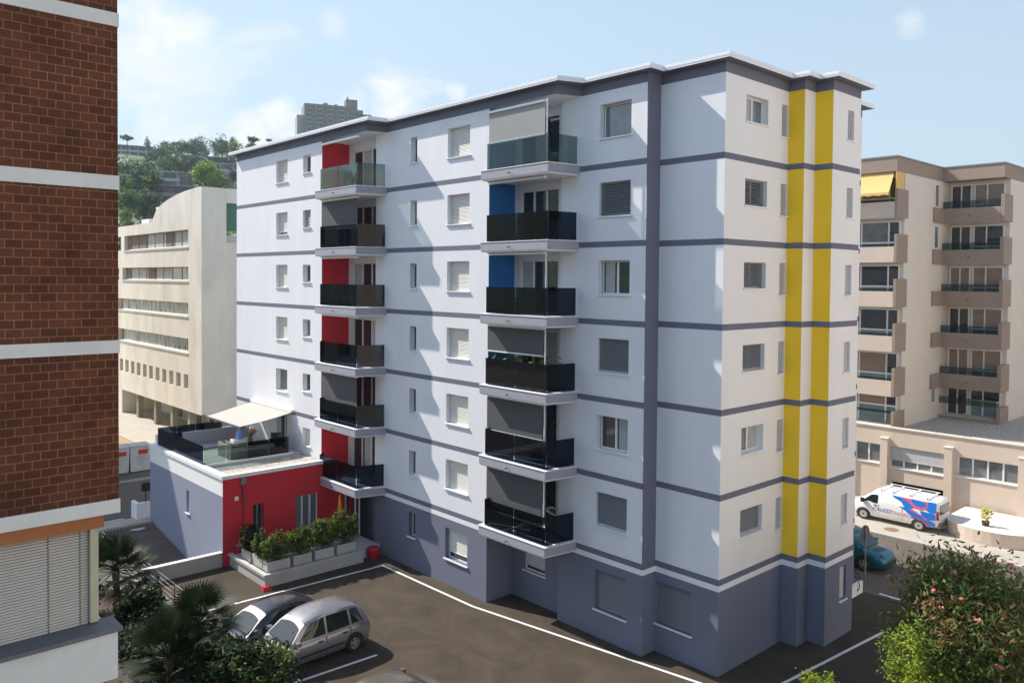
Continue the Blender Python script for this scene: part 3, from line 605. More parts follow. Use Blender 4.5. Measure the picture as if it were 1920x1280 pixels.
for k, zb in enumerate(ZK):
    last = k == 5
    # wing one balcony
    m = MB(); m.box(27, 27.14, 5.63, 14, zb+.12*last, zb+(.95 if not last else .2), BEIGE); m.box(27, 28.65, 5.47, 5.62, zb, zb+(1.72 if not last else 1.05), TAN)
    m.box(27.002, 28.27, 5.63, 14, zb+.001, zb+.16, BEIGEL); b_ = m.build('balcony', BB)
    m = MB(); m.box(27.05, 27.07, 5.66, 13.9, zb+.96, zb+1.12, RAILC); m.build('glass_rail', b_)
    m = MB(); m.box(26.86, 26.998, 8.6, 8.68, zb+.40, zb+.5, GREYM); m.build('spout', b_)
    Wg = Wall((28.28, 0), (0, 1), (-1, 0)); fz0, fz1 = zb+.2, min(zb+2.6, 19.7)
    f = MB(); sh_ = k in (4,)
    for u in (5.75, 6.4, 8.1, 9.3, 11): Wg.box(f, u, u+.09, .005, .07, fz0, fz1, FRAME)
    Wg.box(f, 5.84, 8.1, .006, .068, fz0+1.0, fz0+1.1, FRAME); Wg.box(f, 5.75, 11.09, .006, .068, fz1-.1, fz1-.002, FRAME)
    fo = f.build('window', BB)
    for j, (u0, u1) in enumerate(((5.84, 6.4), (6.49, 8.1), (8.19, 9.3), (9.39, 11))):
        g = MB(); Wg.quad(g, u0, u1, fz0+1.1, fz1, .02, TAN if (k in (4, 5) and j == 1) else (GLASSW if j != 1 or k > 1 else GLASSL)); Wg.quad(g, u0, u1, fz0, fz0+1.0, .021, TEAL); g.build('pane', fo)
    # wing two balcony
    m = MB(); m.box(34.3, 34.44, 2.08, 5.54, zb, zb+(.95 if not last else .15), TAN); m.box(34.3, 35.95, 1.86, 2.07, zb, zb+(1.72 if not last else 1.0), TAN); m.box(34.45, 35.59, 2.08, 5.54, zb+.001, zb+.16, BEIGEL)
    if not last: m.box(32.75, 34.299, 5.40, 5.545, zb, zb+.95, TAN)
    b_ = m.build('balcony', BB)
    m = MB(); m.box(34.36, 34.38, 2.1, 5.5, zb+.96, zb+1.42, RAILC); m.build('glass_rail', b_)
    m = MB(); m.box(34.16, 34.298, 3.85, 3.93, zb+.4, zb+.5, GREYM); m.build('spout', b_)
    Wg = Wall((35.6, 0), (0, 1), (-1, 0)); f = MB()
    for u in (2.2, 3.2, 3.95, 4.15, 4.75, 5.35): Wg.box(f, u, u+.08, .005, .07, fz0, fz1, FRAME)
    Wg.box(f, 2.28, 3.95, .006, .068, fz0+.95, fz0+1.05, FRAME); Wg.box(f, 2.2, 5.43, .006, .068, fz1-.1, fz1-.002, FRAME)
    fo = f.build('window', BB)
    for j, (u0, u1) in enumerate(((2.28, 3.2), (3.28, 3.95), (4.23, 4.75), (4.83, 5.35))):
        shut = (k in (2, 3, 4) and j < 2) or (k in (2, 4) and j > 1) or (k == 0 and j < 2)
        g = MB(); Wg.quad(g, u0, u1, fz0+1.05 if j < 2 else fz0, fz1 if not (k == 0 and j < 2) else fz1, .02, TAN if shut else GLASSW)
        if j < 2: Wg.quad(g, u0, u1, fz0, fz0+.95, .021, TEAL)
        g.build('pane', fo)
    # slim stair windows on the return wall
    Wn = WY(5.55); f = MB(); zz = zb+1.0
    if k in (0, 1, 5): Wn.box(f, 33.0, 33.7, .004, .03, zz, zz+1.55, FRAME); fo = f.build('window', BB); g = MB(); Wn.quad(g, 33.08, 33.62, zz+.08, zz+1.45, .032, (TAN, GLASSL, TAN)[k % 3] if k != 0 else mat('rust_blind', (.30, .16, .12), .7, .05, 3)); g.build('pane', fo)
AWY = mat('yellow_awning_fabric', (.85, .58, .22), .85, .04, 4, trans=.2)
a = MB(); a.grid([[(27.15-.75*t, 5.75+6*i/10, 19.70-1.25*t-.05*math.sin(math.pi*t)) for i in range(11)] for t in [k/5 for k in range(6)]], AWY)
a.grid([[(26.40, 5.75+6*i/40, 18.45), (26.40, 5.75+6*i/40, 18.28-.03*math.cos(i*1.57))] for i in range(41)], AWY, smooth=False)
a.box(27.02, 28.2, 5.56, 5.60, 18.72, 19.74, AWY); a.build('awning', BB)
# things standing on its balconies
def pot_plant(name, x, y, z, h, label, m, cat='plant', group=None, seed=0, spread=.35, potm=None):
    e = empty(name, (x, y, z), label, cat, group); r = random.Random(seed)
    p = MB(); p.lathe([(.0, 0), (.13, 0), (.19, .30), (.20, .33), (.16, .33), (.15, .28), (0, .28)], (x, y, z), potm or mat('terracotta', (.35, .13, .07), .8, .1, 6), 12); p.build('pot', e)
    l = MB()
    for i in range(70):
        a_ = r.uniform(0, 6.28); q = r.uniform(.15, 1)*spread; zz = z+.3+r.uniform(.1, 1)*h; s_ = r.uniform(.05, .11)
        c = Vector((x+math.cos(a_)*q, y+math.sin(a_)*q, zz)); u = Vector((r.gauss(0, 1), r.gauss(0, 1), r.gauss(0, .6))).normalized(); v = u.orthogonal().normalized()
        l.face([c-u*s_*1.6, c-v*s_*.5, c+u*s_*1.6, c+v*s_*.5], m)
    l.build('leaves', e); return e
# ================================================================== LOW BEIGE BUILDING with garage
EB = empty('low_beige_building', (30, 0, 0), 'low beige street building with wide white windows and a flat gravel roof', 'building')
W = Wall((26, 0), (0, 1), (-1, 0)); a = MB()
he = [(5.72, 7.3, 2.25, 3.38), (2.16, 5.22, 2.15, 3.38), (-1.5, 1.52, 2.3, 3.38), (1.9, 5.1, -1.0, 1.30), (-5.5, -2.3, 2.3, 3.38), (-10, -6.6, 2.3, 3.38), (9, 12, 2.25, 3.38)]
W.panel(a, -16, 14, -1.2, 4.42, he, lambda u, z: BEIGE, depth=.22)
a.box(26.25, 60, -16, 14, 3.7, 4.14, GRAVEL); a.build('wall', EB)
a = MB(); a.box(25.93, 26.24, -16, 14, 4.424, 4.50, BEIGEL); a.build('parapet_cap', EB)
a = MB(); W.box(a, 1.9, 5.1, -6, -.222, -1.0, -.9, DARK); W.box(a, 1.9, 5.1, -6, -5.9, -.9, 1.3, DARK); W.box(a, 1.8, 5.2, -5.9, -.222, 1.301, 1.4, DARK); W.box(a, 1.8, 1.9, -5.9, -.222, -.9, 1.3, DARK); W.box(a, 5.1, 5.2, -5.9, -.222, -.9, 1.3, DARK); a.build('garage_recess', EB)
for y in (5.47, 1.92, -1.75, -5.9, 8.0):
    a = MB(); a.box(25.72, 25.998, y-.21, y+.21, -.2, 3.80, BEIGE); a.box(25.69, 25.998, y-.24, y+.24, 3.803, 3.86, BEIGEL); a.build('pilaster', EB)
window(W, EB, he[0], 'glass', .15, 2, gm=GLASSL); window(W, EB, he[1], 'blind', .15, 4, blindm=SHUTL, frac=.66, gm=GLASSL); window(W, EB, he[2], 'glass', .15, 4, gm=GLASSL)
window(W, EB, he[4], 'glass', .15, 4); window(W, EB, he[5], 'glass', .15, 4)
# curved planter wall at the garage ramp
CW = empty('curved_planter_wall', (22.6, -1.2, 0), 'curved low beige retaining wall topped with white gravel beside the garage ramp', 'wall')
pts = [(25.7, .95), (23.4, .95)]+[(23.3-1.75*math.sin(math.pi*i/16)**.8, .95-4.2*(1-math.cos(math.pi*i/16))/2) for i in range(1, 16)]+[(23.4, -3.25), (25.7, -3.3)]
a = MB(); a.prism(pts, -.1, .72, BEIGE, mat('white_gravel', (.70, .68, .64), .9, .2, 20, .4, 40)); a.prism(inset(pts, .02)[::-1] if False else pts, .721, .725, MATS['white_gravel']); a.build('wall', CW)
pot_plant('yellow_shrub', 22.6, -1.0, .62, .65, 'small yellow green bush growing in the white gravel of the curved wall', mat('yellow_green_leaf', (.35, .34, .05), .6, .3, 3), 'shrub', seed=3, potm=SOIL)
NS = empty('bounce_block', (20, -33, 0), 'added cream block out of view that bounces warm sunlight onto the end wall', 'building')  # added out of view; its sunlit face throws warm light at the end wall
a = MB(); Wn = Wall((0, -31), (1, 0), (0, 1)); hn = [(2+i*4, 3.6+i*4, 1.2+k*2.9, 2.7+k*2.9) for i in range(14) for k in range(7)]
Wn.panel(a, -8, 60, -.5, 24.5, hn, lambda u, z: mat('bounce_cream', (.80, .68, .54), .88, .04, .8), depth=.2); a.box(-7.99, 59.99, -43, -31.3, -.5, 24.4, BEIGEL); a.build('wall', NS)
a = MB()
for h_ in hn: Wn.quad(a, h_[0], h_[1], h_[2], h_[3], -.19, GLASSW)
a.build('window_row', NS)
# ================================================================== GROUND
def stag(mb, name, kind='structure'): return mb.build(name, kind=kind)
a = MB()   # one sheet with a hole for the ramp
xs = [-3000, -11.4, -8.0, 3000]; ys = [-2000, 20.75, 30.0, 4000]
for i in range(3):
    for j in range(3):
        if i == 1 and j == 1: continue
        a.face([(xs[i], ys[j], 0), (xs[i+1], ys[j], 0), (xs[i+1], ys[j+1], 0), (xs[i], ys[j+1], 0)], mat('city_ground', (.12, .115, .10), .95, .2, .3))
stag(a, 'ground')
a = MB(); a.face([(-11.4, 20.75, -1.3), (-8, 20.75, -1.3), (-8, 30, 0), (-11.4, 30, 0)], ROAD); a.face([(-11.4, 20.75, 0), (-11.4, 20.75, -1.3), (-11.4, 30, 0)], CONCG); a.face([(-11.4, 20.75, -1.3), (-8, 20.75, -1.3), (-8, 20.75, 0), (-11.4, 20.75, 0)], CONCG); stag(a, 'ramp')
a = MB(); a.face([(-11.45, -12, .006), (11.0, -12, .006), (11.0, .6, .006), (-11.45, .6, .006)], ASPH); a.face([(-11.45, .6, .006), (.3, .6, .006), (.3, 20.7, .006), (-11.45, 20.7, .006)], ASPH); stag(a, 'parking_court')
a = MB(); a.face([(11.4, -60, .008), (19.5, -60, .008), (19.5, 60, .008), (11.4, 60, .008)], ROAD); stag(a, 'street')
a = MB(); a.face([(-10, -31, .006), (11, -31, .006), (11, -12.01, .006), (-10, -12.01, .006)], PAVE); stag(a, 'bounce_paving')  # unseen pale paving, added to bounce sunlight up to the end wall
a = MB(); a.box(19.5, 26, -60, 1.3, -.1, .03, PAVE); a.box(19.5, 26, 5.6, 60, -.1, .03, PAVE); a.box(19.5, 23.9, 1.3, 5.6, -.1, .03, PAVE); stag(a, 'pavement')
a = MB(); a.face([(23.9, 1.3, .03), (26, 1.3, -.9), (26, 5.6, -.9), (23.9, 5.6, .03)], PAVE); stag(a, 'garage_ramp')
a = MB(); a.box(19.38, 19.498, -60, 60, -.1, .06, CONCG); stag(a, 'kerb')
a = MB(); a.box(11.0, 12.6, -30, -1.4, -.1, .1, CONCG); a.box(10.9, 12.6, 3, 40, -.1, .1, CONCG); a.box(10.95, 11.05, -30, -.6, .101, .13, STRIP); stag(a, 'pavement')
a = MB(); a.face([(-60, 30.8, .008), (1.4, 30.8, .008), (1.4, 39.2, .008), (-60, 39.2, .008)], ROAD); stag(a, 'street')
a = MB(); a.box(-60, -8.02, 29.6, 30.79, -.1, .06, PAVE); a.box(-60, 1.4, 39.2, 43.5, -.1, .10, ROAD); a.box(-60, 1.4, 39.08, 39.19, -.1, .13, PAVE); stag(a, 'pavement')
a = MB(); a.box(-60, -2.2, 43.51, 90, -.1, .09, SAND); stag(a, 'sandy_strip')
a = MB(); a.box(-2.19, 4.59, 43.51, 90, -.1, .14, PAVE); stag(a, 'walkway')
def line(p, q, wd=.12, z=.012):
    P, Q = Vector(p), Vector(q); d = (Q-P).normalized(); n_ = Vector((-d.y, d.x))*wd/2
    return [(*(P-n_), z), (*(Q-n_), z), (*(Q+n_), z), (*(P+n_), z)]
a = MB()
a.face(line((-10.9, 16.27), (-2.56, 15.98)), PAINT); a.face(line((-2.5, 16.0), (-2.36, 9.75)), PAINT); a.face(line((-2.36, 9.75), (-.74, .05)), PAINT)
a.face(line((-11.2, 8.86), (-7.5, 8.74)), PAINT); a.face(line((-11.2, 5.9), (-7.6, 5.8)), PAINT); a.face(line((-11.2, 12.5), (-7.5, 12.4)), PAINT) if False else None
a.face(line((1.2, -1.65), (7.85, -2.2)), PAINT); a.face(line((-60, 31.1), (-9, 31.1), .12, .013), PAINT)
stag(a, 'road_marking')
def manhole(x, y, z, label, m):
    a = MB(); a.lathe([(0, z+.012), (.36, z+.012), (.36, z+.014), (.30, z+.016), (0, z+.016)], (x, y, 0), m, 24); a.build('manhole_cover', label=label, cat='manhole cover')
manhole(-8.9, 29.2, -.12, 'round pale manhole cover at the head of the shaded ramp', CONCG); manhole(20.6, 2.85, .03, 'round rusty brown manhole cover in the pavement in front of the van', mat('rusty_iron', (.25, .15, .10), .8, .2, 6))
# low wall, kerb wall, fences
LW = empty('low_white_wall', (-9.7, 20.65, 0), 'low off white wall running from the red annex corner to the garden', 'wall')
a = MB(); a.box(-11.4, -8.02, 20.56, 20.74, -.2, .62, CONCG); a.build('wall', LW); a = MB(); a.box(-11.43, -8.02, 20.53, 20.77, .622, .67, STRIP); a.build('coping', LW)
KW = empty('garden_kerb_wall', (-11.5, 12, 0), 'low tan kerb wall along the garden edge of the parking court', 'wall')
a = MB(); a.box(-11.85, -11.5, -2, 20.5, -.1, .42, mat('tan_concrete', (.33, .28, .20), .9, .15, 2, .2, 30)); a.build('wall', KW)
def fence(p, q, n, z0, h, label):
    e = empty('wire_fence', (p[0], p[1], z0), label, 'fence', 'wire fences by the garden'); P, Q = Vector((*p, z0)), Vector((*q, z0))
    for i in range(n+1):
        c = P.lerp(Q, i/n); m = MB(); m.tube([c, c+Vector((0, 0, h))], .022, GREYM, 6); m.build('post', e)
    m = MB()
    for k in range(5): m.tube([P+Vector((0, 0, h*(k+.8)/5)), Q+Vector((0, 0, h*(k+.8)/5))], .003, GREYM, 3, False)
    m.build('wire', e, kind=None)
fence((-11.62, 20.4), (-11.62, 2.4), 9, .42, .95, 'thin wire fence with dark posts on the tan kerb wall')
fence((-11.45, 29.8), (-11.45, 21.0), 5, 0, 1.0, 'thin wire fence beside the shaded driveway ramp')
LWR = empty('street_low_wall', (10.5, 0, 0), 'short white low wall at the street corner of the apartment block', 'wall')
a = MB(); a.box(8.2, 10.9, .05, .18, -.1, .5, STRIP); a.build('wall', LWR)
SWL = empty('street_end_wall', (-8.3, 31, 0), 'stub of white garden wall at the far corner of the annex', 'wall')
a = MB(); a.box(-8.6, -7.9, 30.3, 30.5, -.1, .9, STRIP); a.box(-8.6, -8.42, 30.51, 31.2, -.1, .9, STRIP); a.build('wall', SWL)
# ================================================================== VEHICLES (local frame: +x forward)
CGLASS = mat('car_glass', (.015, .025, .028), .03, 0, 1, spec=.55)
RIM = mat('alloy_rim', (.55, .55, .56), .35, .05, 5, metal=.8)
HEADL = mat('headlight_lens', (.6, .62, .64), .08, .1, 8, spec=1); TAILL = mat('tail_light_red', (.35, .01, .015), .15, .1, 8, spec=.8)
def paintm(name, col, metal=.0, rough=.28):
    m = mat(name, col, rough, .015, 3, metal=metal); b = m.node_tree.nodes['Principled BSDF']; b.inputs['Coat Weight'].default_value = .5; b.inputs['Coat Roughness'].default_value = .08
    return m
def car(name, label, loc, rz, paint, lower, cab, hwb, wheels, wr=.31, hw=.84, zlow=.20, group=None, windows=None, cat='car', rails=False, bumper=None):
    """lower: [(x, ztop, halfwidth)] rear to front ; cab: [(xbase, xtop, ztop, halfwidth_top)] rear to front, belt heights from lower"""
    e = empty(name, loc, label, cat, group, rz, True)
    def zt(x):
        for i in range(len(lower)-1):
            if lower[i][0] <= x <= lower[i+1][0]:
                t = (x-lower[i][0])/(lower[i+1][0]-lower[i][0]); return lower[i][1]+(lower[i+1][1]-lower[i][1])*t
        return lower[-1][1]
    b = MB(); rows = []
    for x, z, h in lower:
        half = [(0, zlow), (h*.88, zlow), (h*.97, zlow+.10), (h, zlow+(z-zlow)*.45), (h*.985, zlow+(z-zlow)*.75), (h*.94, z-.05), (h*.86, z), (h*.45, z+.025), (0, z+.03)]
        rows.append([(x, -y, zz) for y, zz in half]+[(x, y, zz) for y, zz in half[::-1][1:-1]])
    b.grid(rows, paint, True); b.face(rows[0], paint); b.face(rows[-1][::-1], paint)
    b.build('body', e, sharp=50)
    # cabin shell
    c = MB(); n = len(cab); crow = []
    for xb, xt, z, hwt in cab:
        zb = zt(xb)-.03
        half = [(hwb, xb, zb), (hwb*.3+hwt*.7, xb*.3+xt*.7, zb+(z-zb)*.72), (hwt, xt, z-.045), (hwt*.86, xt, z), (hwt*.4, xt, z+.03), (0, xt, z+.035)]
        crow.append([(X, -y, Z) for y, X, Z in half]+[(X, y, Z) for y, X, Z in half[::-1][1:]])
    c.grid(crow, paint); c.face(crow[0], paint); c.face(crow[-1][::-1], paint); c.build('cabin', e, sharp=40)
    # side windows: (x0b, x0t, x1b, x1t) between belt and roof
    for s in (-1, 1):
        for (a0, a1, b0, b1) in windows:
            def zroof(x):
                for i in range(n-1):
                    if cab[i][1] <= x <= cab[i+1][1]:
                        t = (x-cab[i][1])/max(1e-6, cab[i+1][1]-cab[i][1]); return cab[i][2]+(cab[i+1][2]-cab[i][2])*t, cab[i][3]+(cab[i+1][3]-cab[i][3])*t
                return (cab[0][2], cab[0][3]) if x < cab[0][1] else (cab[-1][2], cab[-1][3])
            g = MB(); K = 6; rws = []
            for tz in (0, .36, .72, .95):
                rw = []
                for k in range(K+1):
                    t = k/K; xb = a0+(b0-a0)*t; xt = a1+(b1-a1)*t; zr, ht = zroof(xt); zb = zt(xb)+.045
                    zz = zb+(zr-.075-zb)*tz; yy = hwb+(ht-hwb)*(tz*.94)+.012
                    rw.append((xb+(xt-xb)*tz, s*yy, zz))
                rws.append(rw)
            g.grid(rws, CGLASS); g.build('side_window', e)
    for nm, i0, i1, sgn in (('rear_window', 0, 1, -1), ('windshield', n-1, n-2, 1)):
        xb, xt, z, ht = cab[i0]; zb = zt(xb)
        # glass on the end face
        g = MB(); rws = []
        for tz in (.12, .5, .92):
            zz = zb+(z-.03-zb)*tz; X = xb+(xt-xb)*tz+sgn*.03; hh = (hwb+(ht-hwb)*tz)*.90
            rws.append([(X+sgn*.02*(1-(q/3)**2), q/3*hh, zz+.004) for q in (-3, -2, -1, 0, 1, 2, 3)])
        g.grid(rws, CGLASS); g.build(nm, e)
    for (wx, sy) in [(wheels[0], -1), (wheels[0], 1), (wheels[1], -1), (wheels[1], 1)]:
        y0 = sy*(hw-.10)
        ar = MB(); rw = [[(wx+math.cos(t)*q, sy*(hw+.003), wr+math.sin(t)*q) for t in [math.pi*k/14 for k in range(-1, 16)]] for q in (0, wr+.075)]
        ar.grid(rw, BLACK, smooth=False); ar.build('wheel_arch', e)
        ty = MB(); pr = [(wr*.62, .11), (wr*.9, .115), (wr, .08), (wr, -.08), (wr*.9, -.115), (wr*.62, -.11)]
        ty.lathe([(r_, h_*1) for r_, h_ in pr], (wx, y0+sy*.012, wr), BLACK, 20, 'y'); to = ty.build('wheel', e)
        rm = MB(); yo = y0+sy*.105
        rm.lathe([(wr*.64, 0), (wr*.60, sy*.012), (wr*.52, sy*.005)], (wx, yo, wr), RIM, 20, 'y')
        for k in range(5):
            an = k*2*math.pi/5+.3; ca, sa = math.cos(an), math.sin(an)
            P = lambda r_, q: (wx+ca*r_-sa*q, yo+sy*.012, wr+sa*r_+ca*q)
            rm.face([P(.03, -.035), P(wr*.58, -.05), P(wr*.58, .05), P(.03, .035)], RIM)
        rm.lathe([(0, sy*.02), (.06, sy*.02), (.07, sy*.004)], (wx, yo, wr), RIM, 10, 'y')
        rm.lathe([(0, -sy*.03), (wr*.6, -sy*.03)], (wx, yo, wr), BLACK, 16, 'y'); rm.build('rim', to)
    xf, zf, hf = lower[-1]; xr, zr_, hr_ = lower[0]
    for s in (-1, 1):
        m = MB(); X = lower[-2][0]; m.hexa([(xf-.02, s*hf*.55, zf-.22), (xf-.1, s*hf*.99, zf-.22), (X-.1, s*lower[-2][2]*1.0, zf-.16), (X-.1, s*hf*.6, zf-.2), (xf-.0, s*hf*.55, zf-.06), (xf-.06, s*hf*.99, zf-.06), (X-.15, s*lower[-2][2]*.985, zf+.02), (X-.1, s*hf*.6, zf)], HEADL); m.build('headlight', e)
        m = MB(); m.box(xr-.012, xr+.10, s*hr_*.80, s*hr_*1.005, zr_-.36, zr_-.02, TAILL); m.build('tail_light', e)
        mx_ = cab[-1][0]-.25; m = MB(); m.box(mx_-.08, mx_+.08, s*(hwb+.05), s*(hwb+.22), zt(mx_)+.02, zt(mx_)+.15, paint); m.build('door_mirror', e)
        for x_ in windows[:2]:
            xx = x_[0]+.12; m = MB(); m.box(xx, xx+.16, s*hw*.985, s*(hw+.02), zt(xx)-.17, zt(xx)-.13, BLACK); m.build('door_handle', e)
        m = MB(); m.box(wheels[0]+wr+.12, wheels[1]-wr-.12, s*(hw-.01), s*(hw+.018), .44, .50, bumper or BLACK); m.build('side_strip', e)
        for xx in [q[0]-.03 for q in windows[:2]]:
            m = MB(); m.box(xx-.004, xx+.004, s*(hw-.03), s*(hw+.0025), .30, zt(xx)-.05, BLACK); m.build('door_gap', e)
    m = MB(); m.box(xr-.02, xr+.06, -hr_*.93, hr_*.93, .28, .50, bumper or paint); m.box(xf-.08, xf+.03, -hf*.85, hf*.85, .24, .42, bumper or BLACK); m.build('bumper', e)
    m = MB(); m.box(xr-.03, xr-.021, -.26, .26, .56, .67, STRIP); m.build('number_plate', e)
    if rails:
        for s in (-1, 1):
            m = MB(); m.tube([(x_, s*cab[2][3]*.93, z_) for x_, z_ in ((-1.3, cab[2][2]+.03), (-1.2, cab[2][2]+.09), (.2, cab[2][2]+.09), (.35, cab[2][2]+.03))], .015, BLACK); m.build('roof_rail', e)
    return e
MPV_LOW = [(-2.02, .80, .70), (-1.92, .94, .80), (-1.4, .96, .84), (-.4, .93, .845), (.7, .92, .84), (1.15, .90, .82), (1.6, .80, .78), (1.9, .68, .70), (2.02, .56, .58)]
MPV_CAB = [(-1.97, -1.72, 1.38, .60), (-1.75, -1.45, 1.56, .61), (-1.2, -1.05, 1.605, .63), (-.4, -.3, 1.625, .64), (.4, .12, 1.59, .635), (.85, .42, 1.51, .62), (1.22, .55, 1.46, .60)]
MPV_WIN = [(-.15, -.15, .86, .40), (-1.12, -1.08, -.25, -.23), (-1.70, -1.48, -1.22, -1.17)]
SILV = paintm('silver_car_paint', (.29, .29, .31), .55, .3)
car('parked_car', 'silver compact people carrier parked at the white bay line, nose in the bushes', (-9.28, 10.25, 0), R(180+3), SILV, MPV_LOW, MPV_CAB, .80, (-1.30, 1.28), windows=MPV_WIN, group='cars parked in the court')
HB_LOW = [(-1.90, .74, .68), (-1.8, .90, .78), (-1.3, .93, .83), (-.3, .90, .835), (.6, .88, .83), (1.05, .86, .81), (1.5, .76, .77), (1.8, .64, .68), (1.92, .52, .56)]
HB_CAB = [(-1.85, -1.55, 1.22, .56), (-1.6, -1.2, 1.40, .59), (-1.0, -.8, 1.45, .61), (-.3, -.2, 1.46, .62), (.4, .05, 1.42, .61), (.8, .30, 1.36, .60), (1.25, .42, 1.32, .58)]
HB_WIN = [(-.2, -.2, .82, .28), (-1.1, -1.0, -.3, -.28)]
car('parked_car', 'dark grey hatchback parked beyond the silver one, windscreen glinting', (-9.85, 12.15, 0), R(180+3), paintm('dark_car_paint', (.035, .035, .042), .4, .25), HB_LOW, HB_CAB, .79, (-1.22, 1.22), wr=.30, hw=.83, windows=HB_WIN, group='cars parked in the court')
car('parked_car', 'taupe grey hatchback cut off by the bottom edge, bonnet towards the white block', (-9.55, 4.66, 0), R(3), paintm('taupe_car_paint', (.16, .135, .11), .45, .3), HB_LOW, HB_CAB, .79, (-1.22, 1.22), wr=.30, hw=.83, windows=HB_WIN, group='cars parked in the court')
TEALP = paintm('teal_car_paint', (.006, .115, .155), .35, .28)
car('parked_car', 'dark teal estate car at the street kerb behind the round sign', (14.3, 2.5, .01), R(-90), TEALP, [(-2.1, .78, .72), (-1.95, .96, .82), (-1.2, 1.0, .87), (.4, .98, .87), (1.2, .94, .85), (1.75, .84, .80), (2.1, .68, .70), (2.2, .55, .6)], [(-2.02, -1.8, 1.40, .62), (-1.8, -1.5, 1.56, .65), (-1.0, -.9, 1.62, .67), (0, 0, 1.62, .67), (.7, .45, 1.56, .66), (1.1, .65, 1.50, .64), (1.35, .8, 1.45, .62)], .83, (-1.35, 1.35), wr=.32, hw=.87, windows=[(-.1, -.1, .98, .62), (-1.05, -1.0, -.2, -.18), (-1.75, -1.5, -1.15, -1.1)])
